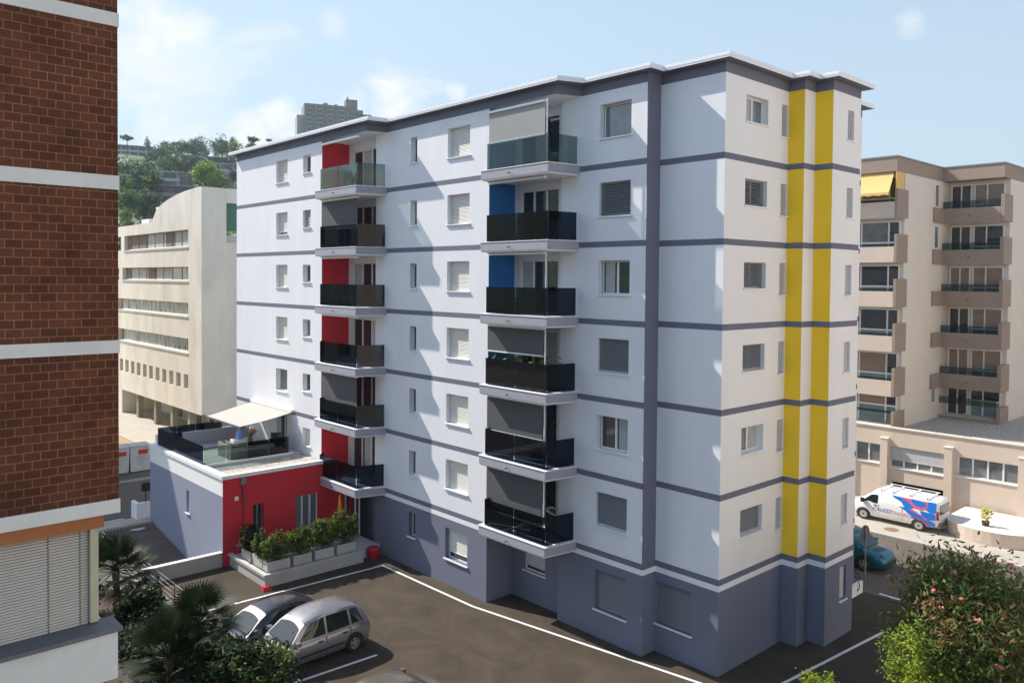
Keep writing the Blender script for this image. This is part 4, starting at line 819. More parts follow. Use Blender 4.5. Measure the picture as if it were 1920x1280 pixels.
# ---- delivery van
def van():
    e = empty('delivery_van', (22.35, 3.25, .03), 'white delivery van with blue and red wave graphics and a roof rack', 'van', rz=R(90), local=True)
    VW = paintm('white_van_paint', (.78, .78, .78), 0, .3)
    st = [(-2.45, .50, 1.86, .86, .74), (-2.36, .40, 1.92, .94, .77), (-1.5, .30, 1.96, .955, .79), (0, .28, 1.96, .955, .79), (.75, .28, 1.93, .955, .77), (1.05, .28, 1.83, .955, .745), (1.35, .28, 1.58, .95, .74), (1.62, .28, 1.30, .945, .76), (1.75, .28, 1.12, .94, .80), (2.2, .30, .98, .88, .72), (2.38, .34, .86, .80, .64), (2.45, .42, .70, .68, .5)]
    b = MB(); rows = []
    for x, z0, z1, h, ht in st:
        zb = min(1.15, z0+(z1-z0)*.8)
        half = [(0, z0), (h*.93, z0), (h, z0+.12), (h, z0+(zb-z0)*.6), (h*.985, zb), (ht+.02, z1-.07), (ht*.88, z1), (0, z1+.03)]
        rows.append([(x, -y, z) for y, z in half]+[(x, y, z) for y, z in half[::-1][1:-1]])
    b.grid(rows, VW, True); b.face(rows[0], VW); b.face(rows[-1][::-1], VW); b.build('body', e, sharp=50)
    def sy(z, x=0):   # half width at height z on the flat side
        if z < 1.15: return .955-.015*max(0, (z-.8)/.35)
        return .94-(z-1.15)/(1.89-1.15)*(.94-.81)
    for s in (-1, 1):
        g = MB(); q = [(.72, 1.14), (1.62, 1.10), (1.50, 1.24), (1.10, 1.62), (.74, 1.66)]
        g.face([(x, s*(sy(z)+.010-(.02 if x > 1.2 else 0)), z) for x, z in q], CGLASS); g.build('side_window', e)
        m = MB(); m.box(1.45, 1.62, s*.97, s*1.14, 1.1, 1.34, BLACK); m.build('door_mirror', e)
        m = MB(); m.box(1.95, 2.40, s*.62, s*.872, .72, .90, HEADL); m.build('headlight', e)
        m = MB(); m.box(-2.466, -2.38, s*.80, s*.93, .85, 1.35, TAILL); m.build('tail_light', e)
        m = MB(); m.box(.66, .672, s*.94, s*.9585, .45, 1.1, GREYM); m.box(-.62, -.608, s*.94, s*.9585, .45, 1.1, GREYM); m.box(.76, .94, s*.945, s*.972, 1.0, 1.04, BLACK); m.build('door_gap', e)
    g = MB(); g.face([(1.72, -.70, 1.17), (1.72, .70, 1.17), (1.14, .66, 1.80), (1.14, -.66, 1.80)], CGLASS); g.build('windshield', e)
    g = MB(); g.box(-2.475, -2.462, -.66, .66, 1.1, 1.66, CGLASS); g.build('rear_window', e)
    m = MB(); m.box(-2.54, -2.40, -.86, .86, .36, .62, GREYM); m.box(2.30, 2.50, -.7, .7, .36, .60, GREYM); m.build('bumper', e)
    m = MB(); m.box(-2.47, -2.456, -.3, .3, .8, .92, STRIP); m.build('number_plate', e)
    for wx in (-1.5, 1.5):
        for s in (-1, 1):
            ar = MB(); rw = [[(wx+math.cos(t)*q, s*.9605, .33+math.sin(t)*q) for t in [math.pi*k/14 for k in range(-1, 16)]] for q in (0, .40)]; ar.grid(rw, BLACK, smooth=False); ar.build('wheel_arch', e)
            ty = MB(); ty.lathe([(.2, .11), (.3, .115), (.33, .08), (.33, -.08), (.3, -.115), (.2, -.11)], (wx, s*.87, .33), BLACK, 20, 'y'); to = ty.build('wheel', e)
            rm = MB(); rm.lathe([(0, s*.112), (.1, s*.112), (.15, s*.10), (.21, s*.112), (.215, s*.1)], (wx, s*.87, .33), RIM, 20, 'y'); rm.lathe([(0, s*.118), (.05, s*.118), (.06, s*.11)], (wx, s*.87, .33), BLACK, 10, 'y'); rm.build('rim', to)
    # roof rack
    m = MB()
    for x in (-1.9, -1.0, -.1, .55): m.box(x, x+.06, -.80, .80, 2.02, 2.06, METALW); m.box(x, x+.05, -.79, -.75, 1.9, 2.02, BLACK); m.box(x, x+.05, .75, .79, 1.9, 2.02, BLACK)
    for y in (-.72, -.2, .3): m.box(-2.0, .7, y, y+.05, 2.062, 2.09, METALW)
    m.build('roof_rack', e)
    # wave graphics on the near side (the side facing -x in the world is local +y)
    BL = mat('livery_blue', (.012, .17, .60), .35, .02, 2); RD = mat('livery_red', (.62, .05, .07), .35, .02, 2); PK = mat('livery_pink', (.62, .12, .20), .35, .02, 2)
    def gfx(poly, m, off):
        g_ = []
        for i in range(len(poly)):   # subdivide and bend onto the side
            g_.append(poly[i])
        g = MB(); ctr = (sum(p[0] for p in g_)/len(g_), sum(p[1] for p in g_)/len(g_))
        n = len(g_)
        for i in range(n):
            A, B = g_[i], g_[(i+1) % n]
            for k in range(6):
                def L_(P, t): return (ctr[0]+(P[0]-ctr[0])*t, ctr[1]+(P[1]-ctr[1])*t)
                t0, t1 = k/6, (k+1)/6; q = [L_(A, t0), L_(A, t1), L_(B, t1), L_(B, t0)]
                if k == 0: q = [ctr, L_(A, t1), L_(B, t1)]
                g.face([(x, sy(z)+off, z) for x, z in q], m)
        return g
    gm = gfx([(-.15, 1.80), (-.55, 1.50), (-.75, 1.15), (-1.0, .85), (-1.1, .74), (-1.85, .55), (-2.30, .50), (-2.34, 1.80)], PK, .004).build('livery', e)
    blobs = [[(-.1, 1.78), (-.5, 1.74), (-.9, 1.55), (-1.1, 1.38), (-1.0, 1.27), (-.75, 1.30), (-.55, 1.52), (-.25, 1.64)],
             [(-1.15, 1.78), (-1.7, 1.70), (-1.8, 1.55), (-1.55, 1.44), (-1.3, 1.50), (-1.1, 1.66)],
             [(-1.95, 1.78), (-2.34, 1.76), (-2.34, 1.30), (-2.1, 1.22), (-1.9, 1.36), (-1.95, 1.55)],
             [(-.55, 1.18), (-.95, 1.20), (-1.25, 1.02), (-1.6, .92), (-1.65, .80), (-1.35, .76), (-1.05, .86), (-.85, 1.04)],
             [(-1.6, 1.22), (-1.95, 1.16), (-2.34, 1.12), (-2.34, .86), (-2.0, .84), (-1.7, .98)],
             [(-1.65, .70), (-2.0, .74), (-2.34, .62), (-2.34, .45), (-2.05, .48), (-1.8, .60)]]
    for p in blobs:
        qx, qz = sum(v[0] for v in p)/len(p), sum(v[1] for v in p)/len(p); p = [(max(-2.35, qx+(v[0]-qx)*1.22), min(1.82, qz+(v[1]-qz)*1.22)) for v in p]; gfx(p, BL, .008).build('livery_wave', gm)
    gfx([(-1.0, .74), (-1.55, .72), (-2.0, .46), (-2.2, .42), (-1.98, .40), (-1.2, .73)], RD, .009).build('livery_wave', gm)
    gfx([(-1.1, 1.26), (-1.45, 1.27), (-1.62, 1.20), (-1.3, 1.15)], VW, .009).build('livery_patch', gm)
    for txt, x, m, zz in (('CALEZZ', 1.0, mat('livery_text_blue', (.12, .18, .42), .4, .02, 2), .70), ('TIANRO', -.02, mat('livery_text_red', (.70, .28, .30), .4, .02, 2), .67)):
        fc = bpy.data.curves.new('lettering', 'FONT'); fc.body = txt; fc.size = .30; fc.extrude = .002; fc.shear = .25; fc.space_character = .95
        fo = bpy.data.objects.new('lettering', fc); COL.objects.link(fo); bpy.context.view_layer.update()
        me = bpy.data.meshes.new_from_object(fo.evaluated_get(bpy.context.evaluated_depsgraph_get())); bpy.data.objects.remove(fo)
        me.materials.clear(); me.materials.append(m); o = bpy.data.objects.new('lettering', me); COL.objects.link(o); o.parent = e
        o.matrix_local = Matrix.Translation((x, .962, zz)) @ Matrix.Rotation(math.pi, 4, 'Z') @ Matrix.Rotation(math.pi/2, 4, 'X')
van(); bpy.data.objects['delivery_van'].scale = (.97, .97, .88)
# ================================================================== STREET FURNITURE
e = empty('traffic_sign', (11.25, .12, 0), 'round traffic sign seen almost edge on on a thin grey post', 'sign')
a = MB(); a.tube([(11.25, .12, 0), (11.25, .12, 2.75)], .03, GALV, 8); a.build('post', e)
a = MB(); Pd = Vector((11.25, .12, 2.42)); nx = Vector((-.14, -.99, 0)).normalized(); ux = Vector((-nx.y, nx.x, 0))
for off, m in ((.035, mat('sign_back', (.09, .09, .11), .5, .1, 4)),):
    ring = [Pd-nx*off+(ux*math.cos(t)+Vector((0, 0, 1))*math.sin(t))*.34 for t in [2*math.pi*k/28 for k in range(28)]]; ring2 = [p-nx*.015 for p in ring]
    a.face(ring, m); a.face(ring2[::-1], m)
    for k in range(28): a.face([ring[k], ring[(k+1) % 28], ring2[(k+1) % 28], ring2[k]], GALV)
a.build('disc', e)
def bicycle(x, y, rz, label, col):
    e = empty('bicycle', (x, y, .1), label, 'bicycle', 'bicycles beside the sign post', rz, True); fm = mat(col[0], col[1], .4, .05, 3)
    for wx in (-.52, .52):
        m = MB(); m.tube([(wx+.33*math.cos(t), 0, .34+.33*math.sin(t)) for t in [2*math.pi*k/24 for k in range(25)]], .02, BLACK, 6, False)
        for k in range(10): t = k*math.pi/5; m.tube([(wx, 0, .34), (wx+.32*math.cos(t), 0, .34+.32*math.sin(t))], .003, GALV, 3, False)
        m.build('wheel', e)
    m = MB()
    for p in ([(-.52, 0, .34), (-.1, 0, .30), (.38, 0, .80), (.52, 0, .34)], [(-.1, 0, .30), (-.2, 0, .85)], [(-.18, 0, .78), (.36, 0, .85)], [(-.52, 0, .34), (-.18, 0, .76)]): m.tube(p, .018, fm, 6)
    m.build('frame', e); m = MB(); m.box(-.33, -.08, -.06, .06, .86, .92, BLACK); m.build('saddle', e)
    m = MB(); m.tube([(.38, 0, .8), (.36, 0, 1.0), (.30, -.26, 1.02)], .014, BLACK, 5); m.tube([(.36, 0, 1.0), (.30, .26, 1.02)], .014, BLACK, 5); m.build('handlebar', e)
bicycle(10.65, .75, R(70), 'purple bicycle leaning by the street corner of the white block', ('purple_frame', (.10, .03, .14)))
bicycle(11.0, .95, R(80), 'dark blue bicycle next to the sign post', ('blue_frame', (.02, .05, .14)))
# waste containers across the left street
for i, x in enumerate((-6.3, -4.95)):
    e = empty('waste_container', (x, 41.6, .1), ('white waste container with red label, left of the pair' if i == 0 else 'white waste container with red label, right of the pair beside the annex'), 'container', 'white waste containers across the street')
    a = MB(); a.hexa([(x-.6, 41.1, .16), (x+.6, 41.1, .16), (x+.6, 42.2, .16), (x-.6, 42.2, .16), (x-.66, 41.05, 1.75), (x+.66, 41.05, 1.75), (x+.66, 42.25, 1.75), (x-.66, 42.25, 1.75)], mat('container_white', (.56, .56, .55), .5, .08, 3)); a.build('body', e)
    a = MB(); a.prism([(x-.69, 41.0), (x+.69, 41.0), (x+.69, 42.28), (x-.69, 42.28)], 1.753, 1.86, mat('container_lid', (.42, .44, .45), .5, .06, 3)); a.build('lid', e)
    a = MB(); a.face([(x-.15, 41.045, 1.28), (x+.45, 41.045, 1.28), (x+.46, 41.028, 1.58), (x-.14, 41.028, 1.58)], mat('label_red', (.55, .04, .03), .5, .1, 9))
    for k in range(4): z = 1.12-k*.17; y_ = 41.1-.05*(z-.16)/1.59-.006; a.face([(x-.3+k*.05, y_, z), (x+.42-k*.09, y_, z), (x+.42-k*.09, y_-.002, z+.05), (x-.3+k*.05, y_-.002, z+.05)], mat('label_grey', (.28, .30, .36), .6, .1, 9))
    a.build('label_panel', e)
    for sx in (-1, 1):
        a = MB(); a.tube([(x+sx*.5, 41.15, .0), (x+sx*.5, 41.15, .16)], .05, BLACK, 8); a.build('foot', e)
# closed parasol, red tub, red block, post box
e = empty('closed_parasol', (-3.0, 18.9, .45), 'closed orange parasol standing behind the hedge planters', 'parasol')
a = MB(); a.tube([(-3, 18.9, .45), (-3, 18.9, 2.75)], .02, METALW, 6); a.build('pole', e)
a = MB(); a.lathe([(.02, 2.72), (.05, 2.6), (.09, 2.2), (.13, 1.7), (.15, 1.45), (.10, 1.42)], (-3, 18.9, 0), mat('orange_fabric', (.80, .32, .03), .85, .08, 6), 10); a.build('canopy', e)
e = empty('red_tub', (-2.25, 17.15, 0), 'round red tub at the end of the platform step', 'tub')
a = MB(); a.lathe([(0, .0), (.22, 0), (.30, .2), (.32, .42), (.27, .5), (.15, .52), (0, .5)], (-2.25, 17.15, 0), mat('red_plastic', (.50, .015, .03), .4, .06, 4), 16); a.build('shell', e)
e = empty('red_wheel_stop', (-7.75, 16.7, 0), 'small red block on the asphalt at the platform corner', 'block')
a = MB(); a.hexa([(-7.95, 16.58, .008), (-7.55, 16.58, .008), (-7.55, 16.84, .008), (-7.95, 16.84, .008), (-7.9, 16.62, .16), (-7.6, 16.62, .16), (-7.6, 16.8, .16), (-7.9, 16.8, .16)], mat('red_plastic')); a.build('body', e)
e = empty('meter_box', (-7.75, 30.9, .9), 'small dark meter box on the stub wall behind the annex', 'box')
a = MB(); a.tube([(-8.1, 30.4, .9), (-8.1, 30.4, 1.5)], .03, BLACK, 6); a.box(-8.3, -7.9, 30.3, 30.5, 1.5, 1.95, BLACK); a.build('box', e)
# ================================================================== VEGETATION
def leafm(name, col, var=.45, trans=.25, scale=1.6): return mat(name, col, .6, var, scale, trans=trans, spec=.2, detail=3)
def leaves(mb, c, r, n, size, mats, rng, asp=2.2, clumps=None, shell=.55, up=.3, flat=1.0):
    """leaf quads gathered in clumps inside an ellipsoid"""
    c = Vector(c); r = Vector(r); K = clumps or max(6, n//60); cl = []
    for i in range(K):
        d = Vector((rng.gauss(0, 1), rng.gauss(0, 1), rng.gauss(0, 1))).normalized(); q = shell+(1-shell)*rng.random()
        cl.append((Vector((d.x*r.x*q, d.y*r.y*q, d.z*r.z*q)), rng.uniform(.20, .42), rng.choice(mats)))
    for i in range(n):
        p, cr_, m = rng.choice(cl); cr_ = cr_*min(r)
        o = Vector((rng.gauss(0, .55), rng.gauss(0, .55), rng.gauss(0, .5)))*cr_; P = c+p+o
        if P.z < .02: continue
        s = size*rng.uniform(.6, 1.3); u = Vector((rng.gauss(0, 1), rng.gauss(0, 1), rng.gauss(up, .7))).normalized()
        v = u.cross(Vector((rng.gauss(0, .5), rng.gauss(0, .5), 1))).normalized(); w_ = u.cross(v)*s*.12
        mb.face([P-u*s*.5*asp*.5, P+v*s*.5*.8+w_, P+u*s*.5*asp, P-v*s*.5*.8+w_], m)
def limbs(mb, base, top, r0, rng, spread, n=5):
    base, top = Vector(base), Vector(top); mid = base.lerp(top, .55)+Vector((rng.uniform(-.1, .1), rng.uniform(-.1, .1), 0))*spread
    mb.tube([base, mid, top], [r0, r0*.7, r0*.3], BARK, 8)
    for i in range(n):
        a_ = 2*math.pi*i/n+rng.random(); q = base.lerp(top, .35+.4*rng.random()); e_ = q+Vector((math.cos(a_)*spread*.7, math.sin(a_)*spread*.7, (top.z-base.z)*.35))
        mb.tube([q, q.lerp(e_, .5)+Vector((0, 0, .08*spread)), e_], [r0*.45, r0*.3, r0*.12], BARK, 6)
def shrub(name, base, c, r, n, size, mats, label, cat='shrub', group=None, seed=1, asp=2.2, flowers=None, shell=.5, trunk=.05, up=.3):
    rng = random.Random(seed); e = empty(name, base, label, cat, group)
    t = MB(); limbs(t, base, (c[0], c[1], c[2]+r[2]*.3), trunk, rng, min(r[0], r[1]), 6); t.build('trunk', e)
    l = MB(); leaves(l, c, r, n, size, mats, rng, asp, shell=shell, up=up, clumps=max(10, n//45)); l.build('crown', e)
    if flowers:
        fm, k, fs = flowers
        for i in range(k):
            d = Vector((rng.gauss(0, 1), rng.gauss(0, 1), rng.gauss(.3, 1))).normalized(); q = rng.uniform(.85, 1.12); P = Vector(c)+Vector((d.x*r[0], d.y*r[1], d.z*r[2]))*q
            f = MB()
            for j in range(9):
                Q = P+Vector((rng.gauss(0, 1), rng.gauss(0, 1), rng.gauss(0, .7)))*fs*.55; u = Vector((rng.gauss(0, 1), rng.gauss(0, 1), rng.gauss(0, 1))).normalized(); v = u.orthogonal().normalized()
                f.face([Q-u*fs*.7, Q-v*fs*.7, Q+u*fs*.7, Q+v*fs*.7], rng.choice(fm))
            f.build('flower_cluster', e)
    return e
G1 = leafm('hedge_leaf', (.10, .14, .025)); G2 = leafm('hedge_leaf_dark', (.03, .055, .012)); G3 = leafm('bright_leaf', (.20, .30, .022), .35, .35); G3b = leafm('bright_leaf_yellow', (.30, .36, .03), .3, .35)
G4 = leafm('oleander_leaf', (.08, .135, .03)); G5 = leafm('oleander_leaf_olive', (.13, .14, .045)); G6 = leafm('oleander_leaf_dark', (.025, .045, .014)); PKS = [mat('oleander_pink', (.62, .14, .15), .6, .2, 9, trans=.2), mat('oleander_pale_pink', (.72, .32, .28), .6, .2, 9, trans=.2)]
BR1 = leafm('brown_bud', (.22, .12, .05))
# hedge planters on the platform
xs_ = [(-7.5, -6.45), (-6.3, -5.42), (-5.27, -4.32), (-4.16, -3.2)]
tops = [1.9, 1.95, 2.1, 2.3]; where = ['left corner of the platform', 'second from the left corner', 'third from the left corner', 'right end under the balcony']
for i, (x0, x1) in enumerate(xs_):
    planter('concrete_planter', x0, x1, 17.14, 17.58, .563, .98, CONCG, 'pale concrete planter trough at the front edge of the platform, '+where[i], group='concrete planter troughs')
    shrub('hedge_shrub', ((x0+x1)/2, 17.36, .9), ((x0+x1)/2, 17.4, (tops[i]+1.0)/2+.05), (.66, .45, (tops[i]-.75)/2), 3400, .075, [G1, G1, G1, G3, G2], 'bushy green hedge shrub in the planter trough, '+where[i], group='hedge shrubs in the troughs', seed=20+i, asp=2.0, trunk=.035)
for i, (y0, y1) in enumerate(((17.65, 18.6), (18.75, 19.7))):
    planter('concrete_planter', -7.5, -7.08, y0, y1, .563, .98, CONCG, ('pale concrete planter trough on the side edge of the platform, nearer the corner', 'pale concrete planter trough on the side edge of the platform, nearer the red wall')[i], group='concrete planter troughs')
    shrub('hedge_shrub', (-7.29, (y0+y1)/2, .9), (-7.25, (y0+y1)/2, 1.45), (.4, .55, .65), 2200, .08, [G2, G2, G6] if i else [G1, G2], ('green shrub in the side trough by the platform corner', 'dark green shrub in the side trough against the red wall')[i], group='hedge shrubs in the troughs', seed=30+i, trunk=.035)
# terrace vase
e = empty('flower_vase', (-5.15, 24.0, 4.66), 'grey green vase with a flowering plant standing on the terrace planter', 'vase')
a = MB(); a.lathe([(0, 0), (.10, 0), (.13, .15), (.11, .32), (.13, .36), (.1, .36), (0, .3)], (-5.15, 24.0, 4.665), mat('glazed_vase', (.10, .14, .13), .3, .1, 5), 14); a.build('vessel', e)
l = MB(); rng = random.Random(4); leaves(l, (-5.15, 24.0, 5.3), (.32, .32, .28), 160, .10, [G4, BR1, mat('pale_petal', (.65, .5, .42), .6, .2, 8)], rng, clumps=12); l.build('plant', e)
e = empty('blue_cushion', (-5.2, 25.1, 4.74), 'light blue sack standing on the white planter of the terrace', 'sack')
a = MB(); a.lathe([(0, 0), (.16, .0), (.2, .12), (.17, .35), (.08, .52), (0, .54)], (-5.2, 25.1, 4.745), mat('blue_cloth', (.18, .36, .66), .8, .08, 6), 12); a.build('body', e)
# plants on the fourth right hand balcony
for i, (x, y, h_) in enumerate(((-1.35, 9.2, 1.1), (-1.4, 8.6, .9), (-1.4, 8.0, 1.0), (-1.45, 6.7, 1.0), (-1.3, 7.3, .8))):
    pot_plant('potted_plant', x, y, BZ[3]+.17, h_, ('tall leafy potted plant at the inner end of the balcony full of plants', 'second leafy potted plant from the inner end of the planted balcony', 'potted plant in the middle of the planted balcony', 'potted plant at the outer corner of the planted balcony', 'reddish potted plant near the outer corner of the planted balcony')[i], BR1 if i == 4 else G1, group='potted plants on the balcony', seed=60+i, spread=.6)
pot_plant('potted_plant', -2.0, 20.6, BZ[3]+.17, .5, 'small potted plant behind the smoked glass of a left hand balcony', G2, seed=71)
# oleander and bright shrubs, lower right
shrub('oleander_bush', (3.2, -6.6, 0), (3.1, -6.55, 2.75), (2.3, 2.0, 2.2), 24000, .09, [G4, G4, G5, G4, G5, G1, BR1], 'large oleander bush with pink flowers at the lower right', 'shrub', None, 7, 3.4, (PKS, 98, .058), .42, .09, .6)
shrub('bright_shrub', (1.0, -6.0, 0), (.95, -5.95, 2.15), (1.0, .85, 1.3), 4200, .085, [G3, G3b, G3, G1], 'bright yellow green leafy shrub in front of the oleander', 'shrub', None, 8, 1.6, None, .5, .05)
shrub('bright_shrub', (.1, -3.45, 0), (.1, -3.5, .75), (.75, .65, .62), 1500, .08, [G3, G3b, G1], 'small bright green shrub at the bottom edge beside the white line', 'shrub', None, 9, 1.6, None, .5, .03)
# garden on the left
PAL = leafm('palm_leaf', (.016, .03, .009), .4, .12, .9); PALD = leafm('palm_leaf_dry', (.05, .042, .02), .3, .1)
def fan_palm(base, h, nf, rad, label, seed):
    rng = random.Random(seed); e = empty('fan_palm', base, label, 'palm tree', 'fan palms in the garden'); b = Vector(base)
    t = MB(); t.tube([b, b+Vector((.05, .05, h*.5)), b+Vector((0, .08, h))], [.16, .13, .15], mat('palm_trunk', (.09, .065, .04), .95, .35, 9, .8, 20), 10); t.build('trunk', e)
    top = b+Vector((0, .08, h))
    for i in range(nf):
        az = i*2.4+rng.uniform(-.2, .2); el = R(78-118*(i/nf))+rng.uniform(-.12, .12); st = Vector((math.cos(az)*math.cos(el), math.sin(az)*math.cos(el), math.sin(el))); L_ = rad*rng.uniform(.65, .95)
        f = MB(); hub = top+st*L_+Vector((0, 0, -.12*L_*L_)); f.tube([top, top+st*L_*.5, hub], [.016, .012, .01], PAL, 4, False)
        side = st.cross(Vector((0, 0, 1))).normalized(); nrm = side.cross(st).normalized(); m = PALD if i > nf*.82 else PAL
        NL = 26
        for k in range(NL):
            a_ = R(-125+250*k/(NL-1)); d = (st*math.cos(a_)+side*math.sin(a_)).normalized(); ln = rad*.62*(.72+.28*math.cos(a_*.6))*rng.uniform(.92, 1.05); d2 = (d+Vector((0, 0, -.32))+nrm*.1).normalized()
            wv = d.cross(nrm).normalized()*.022*rad; M_ = hub+d*ln*.55; E_ = M_+d2*ln*.45
            f.face([hub, M_-wv, M_+nrm*.012, M_+wv], m) if False else None
            f.face([hub-wv*.3, M_-wv, M_+wv, hub+wv*.3], m); f.face([M_-wv, E_, M_+wv], m)
        f.build('frond', e)
    return e
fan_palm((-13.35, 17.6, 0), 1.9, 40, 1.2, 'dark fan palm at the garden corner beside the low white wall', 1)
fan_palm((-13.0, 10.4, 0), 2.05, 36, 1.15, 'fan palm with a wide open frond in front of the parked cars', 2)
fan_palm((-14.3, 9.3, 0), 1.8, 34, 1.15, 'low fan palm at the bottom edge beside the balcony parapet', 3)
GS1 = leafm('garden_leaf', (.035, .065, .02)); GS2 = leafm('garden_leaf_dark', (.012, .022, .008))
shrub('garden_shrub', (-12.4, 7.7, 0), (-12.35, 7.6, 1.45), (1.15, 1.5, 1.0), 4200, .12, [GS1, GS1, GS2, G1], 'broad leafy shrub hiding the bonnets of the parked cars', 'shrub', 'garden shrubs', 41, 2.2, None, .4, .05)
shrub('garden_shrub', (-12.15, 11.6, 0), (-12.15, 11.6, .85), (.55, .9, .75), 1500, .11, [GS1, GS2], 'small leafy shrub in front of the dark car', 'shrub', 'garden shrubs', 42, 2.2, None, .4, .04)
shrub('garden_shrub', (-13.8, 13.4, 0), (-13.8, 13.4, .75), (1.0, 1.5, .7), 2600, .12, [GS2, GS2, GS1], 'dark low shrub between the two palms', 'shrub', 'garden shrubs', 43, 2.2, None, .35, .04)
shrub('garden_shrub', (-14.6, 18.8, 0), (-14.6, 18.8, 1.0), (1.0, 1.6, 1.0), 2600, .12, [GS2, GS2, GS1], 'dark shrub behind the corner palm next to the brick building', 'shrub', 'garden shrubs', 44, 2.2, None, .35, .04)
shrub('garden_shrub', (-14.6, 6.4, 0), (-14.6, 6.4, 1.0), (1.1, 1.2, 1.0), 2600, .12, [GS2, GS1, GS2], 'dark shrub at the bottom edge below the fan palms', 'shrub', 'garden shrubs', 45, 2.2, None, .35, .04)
shrub('street_bush', (-7.6, 41.2, .1), (-7.5, 41.3, .9), (.45, .5, .8), 500, .12, [G1, G2], 'green bush beside the white waste containers', 'shrub', None, 46, 2.2, None, .4, .03)
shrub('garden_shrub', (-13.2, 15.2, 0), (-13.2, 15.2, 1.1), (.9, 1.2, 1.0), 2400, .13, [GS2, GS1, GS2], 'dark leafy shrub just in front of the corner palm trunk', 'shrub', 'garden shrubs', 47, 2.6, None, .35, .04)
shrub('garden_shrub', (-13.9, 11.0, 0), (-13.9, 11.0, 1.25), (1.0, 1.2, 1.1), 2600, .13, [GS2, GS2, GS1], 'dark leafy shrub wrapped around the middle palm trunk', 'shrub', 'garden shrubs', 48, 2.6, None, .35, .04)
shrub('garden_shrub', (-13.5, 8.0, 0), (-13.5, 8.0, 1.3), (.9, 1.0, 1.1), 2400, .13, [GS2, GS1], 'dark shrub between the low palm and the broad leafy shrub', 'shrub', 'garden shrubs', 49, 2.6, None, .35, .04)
a = MB(); a.box(-17.5, -11.86, -2, 20.5, -.05, .03, SOIL); a.build('garden_bed', kind='structure')
# ================================================================== HILL
def hill_h(d, az):   # height by horizontal distance from the camera and azimuth (deg, ccw from +x)
    ridge = 70+3*math.sin(az*.45)+28*math.exp(-((az-58)/4.0)**2); base = max(0, min(1, (d-150)/(280 if az > 64 else 400)))
    side = max(0, min(1, (az-40)/12))*max(0, min(1, (150-az)/20))
    return ridge*base**1.1*side-.6
HC = (-22.79, -14.72)
def hp(az, d, dz=0): return (HC[0]+d*math.cos(R(az)), HC[1]+d*math.sin(R(az)), hill_h(d, az)+dz)
HG = leafm('hill_green', (.08, .13, .04), .5, 0, .05)
a = MB(); rows = []
for i in range(36): rows.append([hp(30+k*1.6, 150+i*22) for k in range(78)])
a.grid(rows, HG); a.build('hill', kind='structure')
HZ = [leafm('hill_leaf_mid', (.12, .20, .05), .4, .1, .25), leafm('hill_leaf_light', (.26, .38, .05), .35, .1, .25), leafm('hill_leaf_dark', (.05, .10, .05), .4, .1, .25), leafm('hill_leaf_blue', (.06, .11, .085), .4, .1, .25)]
def crown_mesh(seed, r, n, size, m, shape='round'):
    rng = random.Random(seed); l = MB(); leaves(l, (0, 0, 0), r, n, size, m, rng, 1.3, clumps=40, shell=.45, up=.2); return l
def hill_tree(px_az, d, zc, r, k, label, form='round', seed=0):
    """tree with crown centre at azimuth/distance/height zc"""
    r *= 1.15
    x, y, _ = hp(px_az, d); g = hill_h(d, px_az); rng = random.Random(seed)
    e = empty('hill_tree', (x, y, g), label, 'tree', 'trees on the hillside')
    t = MB(); zb = min(g, zc-r*1.2)-.5; t.tube([(x, y, zb), (x+.2, y, (zb+zc)/2), (x, y, zc+r*.3)], [r*.09, r*.07, r*.03], BARK, 6)
    for i in range(4): an = i*1.6+rng.random(); t.tube([(x, y, zc-r*.6), (x+math.cos(an)*r*.6, y+math.sin(an)*r*.6, zc+r*.1)], [r*.05, r*.02], BARK, 4)
    t.build('trunk', e)
    rr = {'round': (r, r, r*.88), 'wide': (r*1.25, r*1.25, r*.75), 'tall': (r*.6, r*.6, r*1.25), 'pine': (r*1.1, r*1.1, r*.45)}[form]
    l = MB(); ms = [HZ[k], HZ[k], HZ[k], HZ[(k+2) % 4]] if k != 1 else [HZ[1], HZ[1], HZ[0]]
    def lv(c, r_, n): 
        rng2 = random.Random(seed+100)
        save = leaves
        leaves(l, c, r_, n, r*.13, ms, rng2, 1.4, clumps=60, shell=.35, up=.2)
    lv((x, y, zc), rr, 2600 if form != 'tall' else 1200); l.build('crown', e)
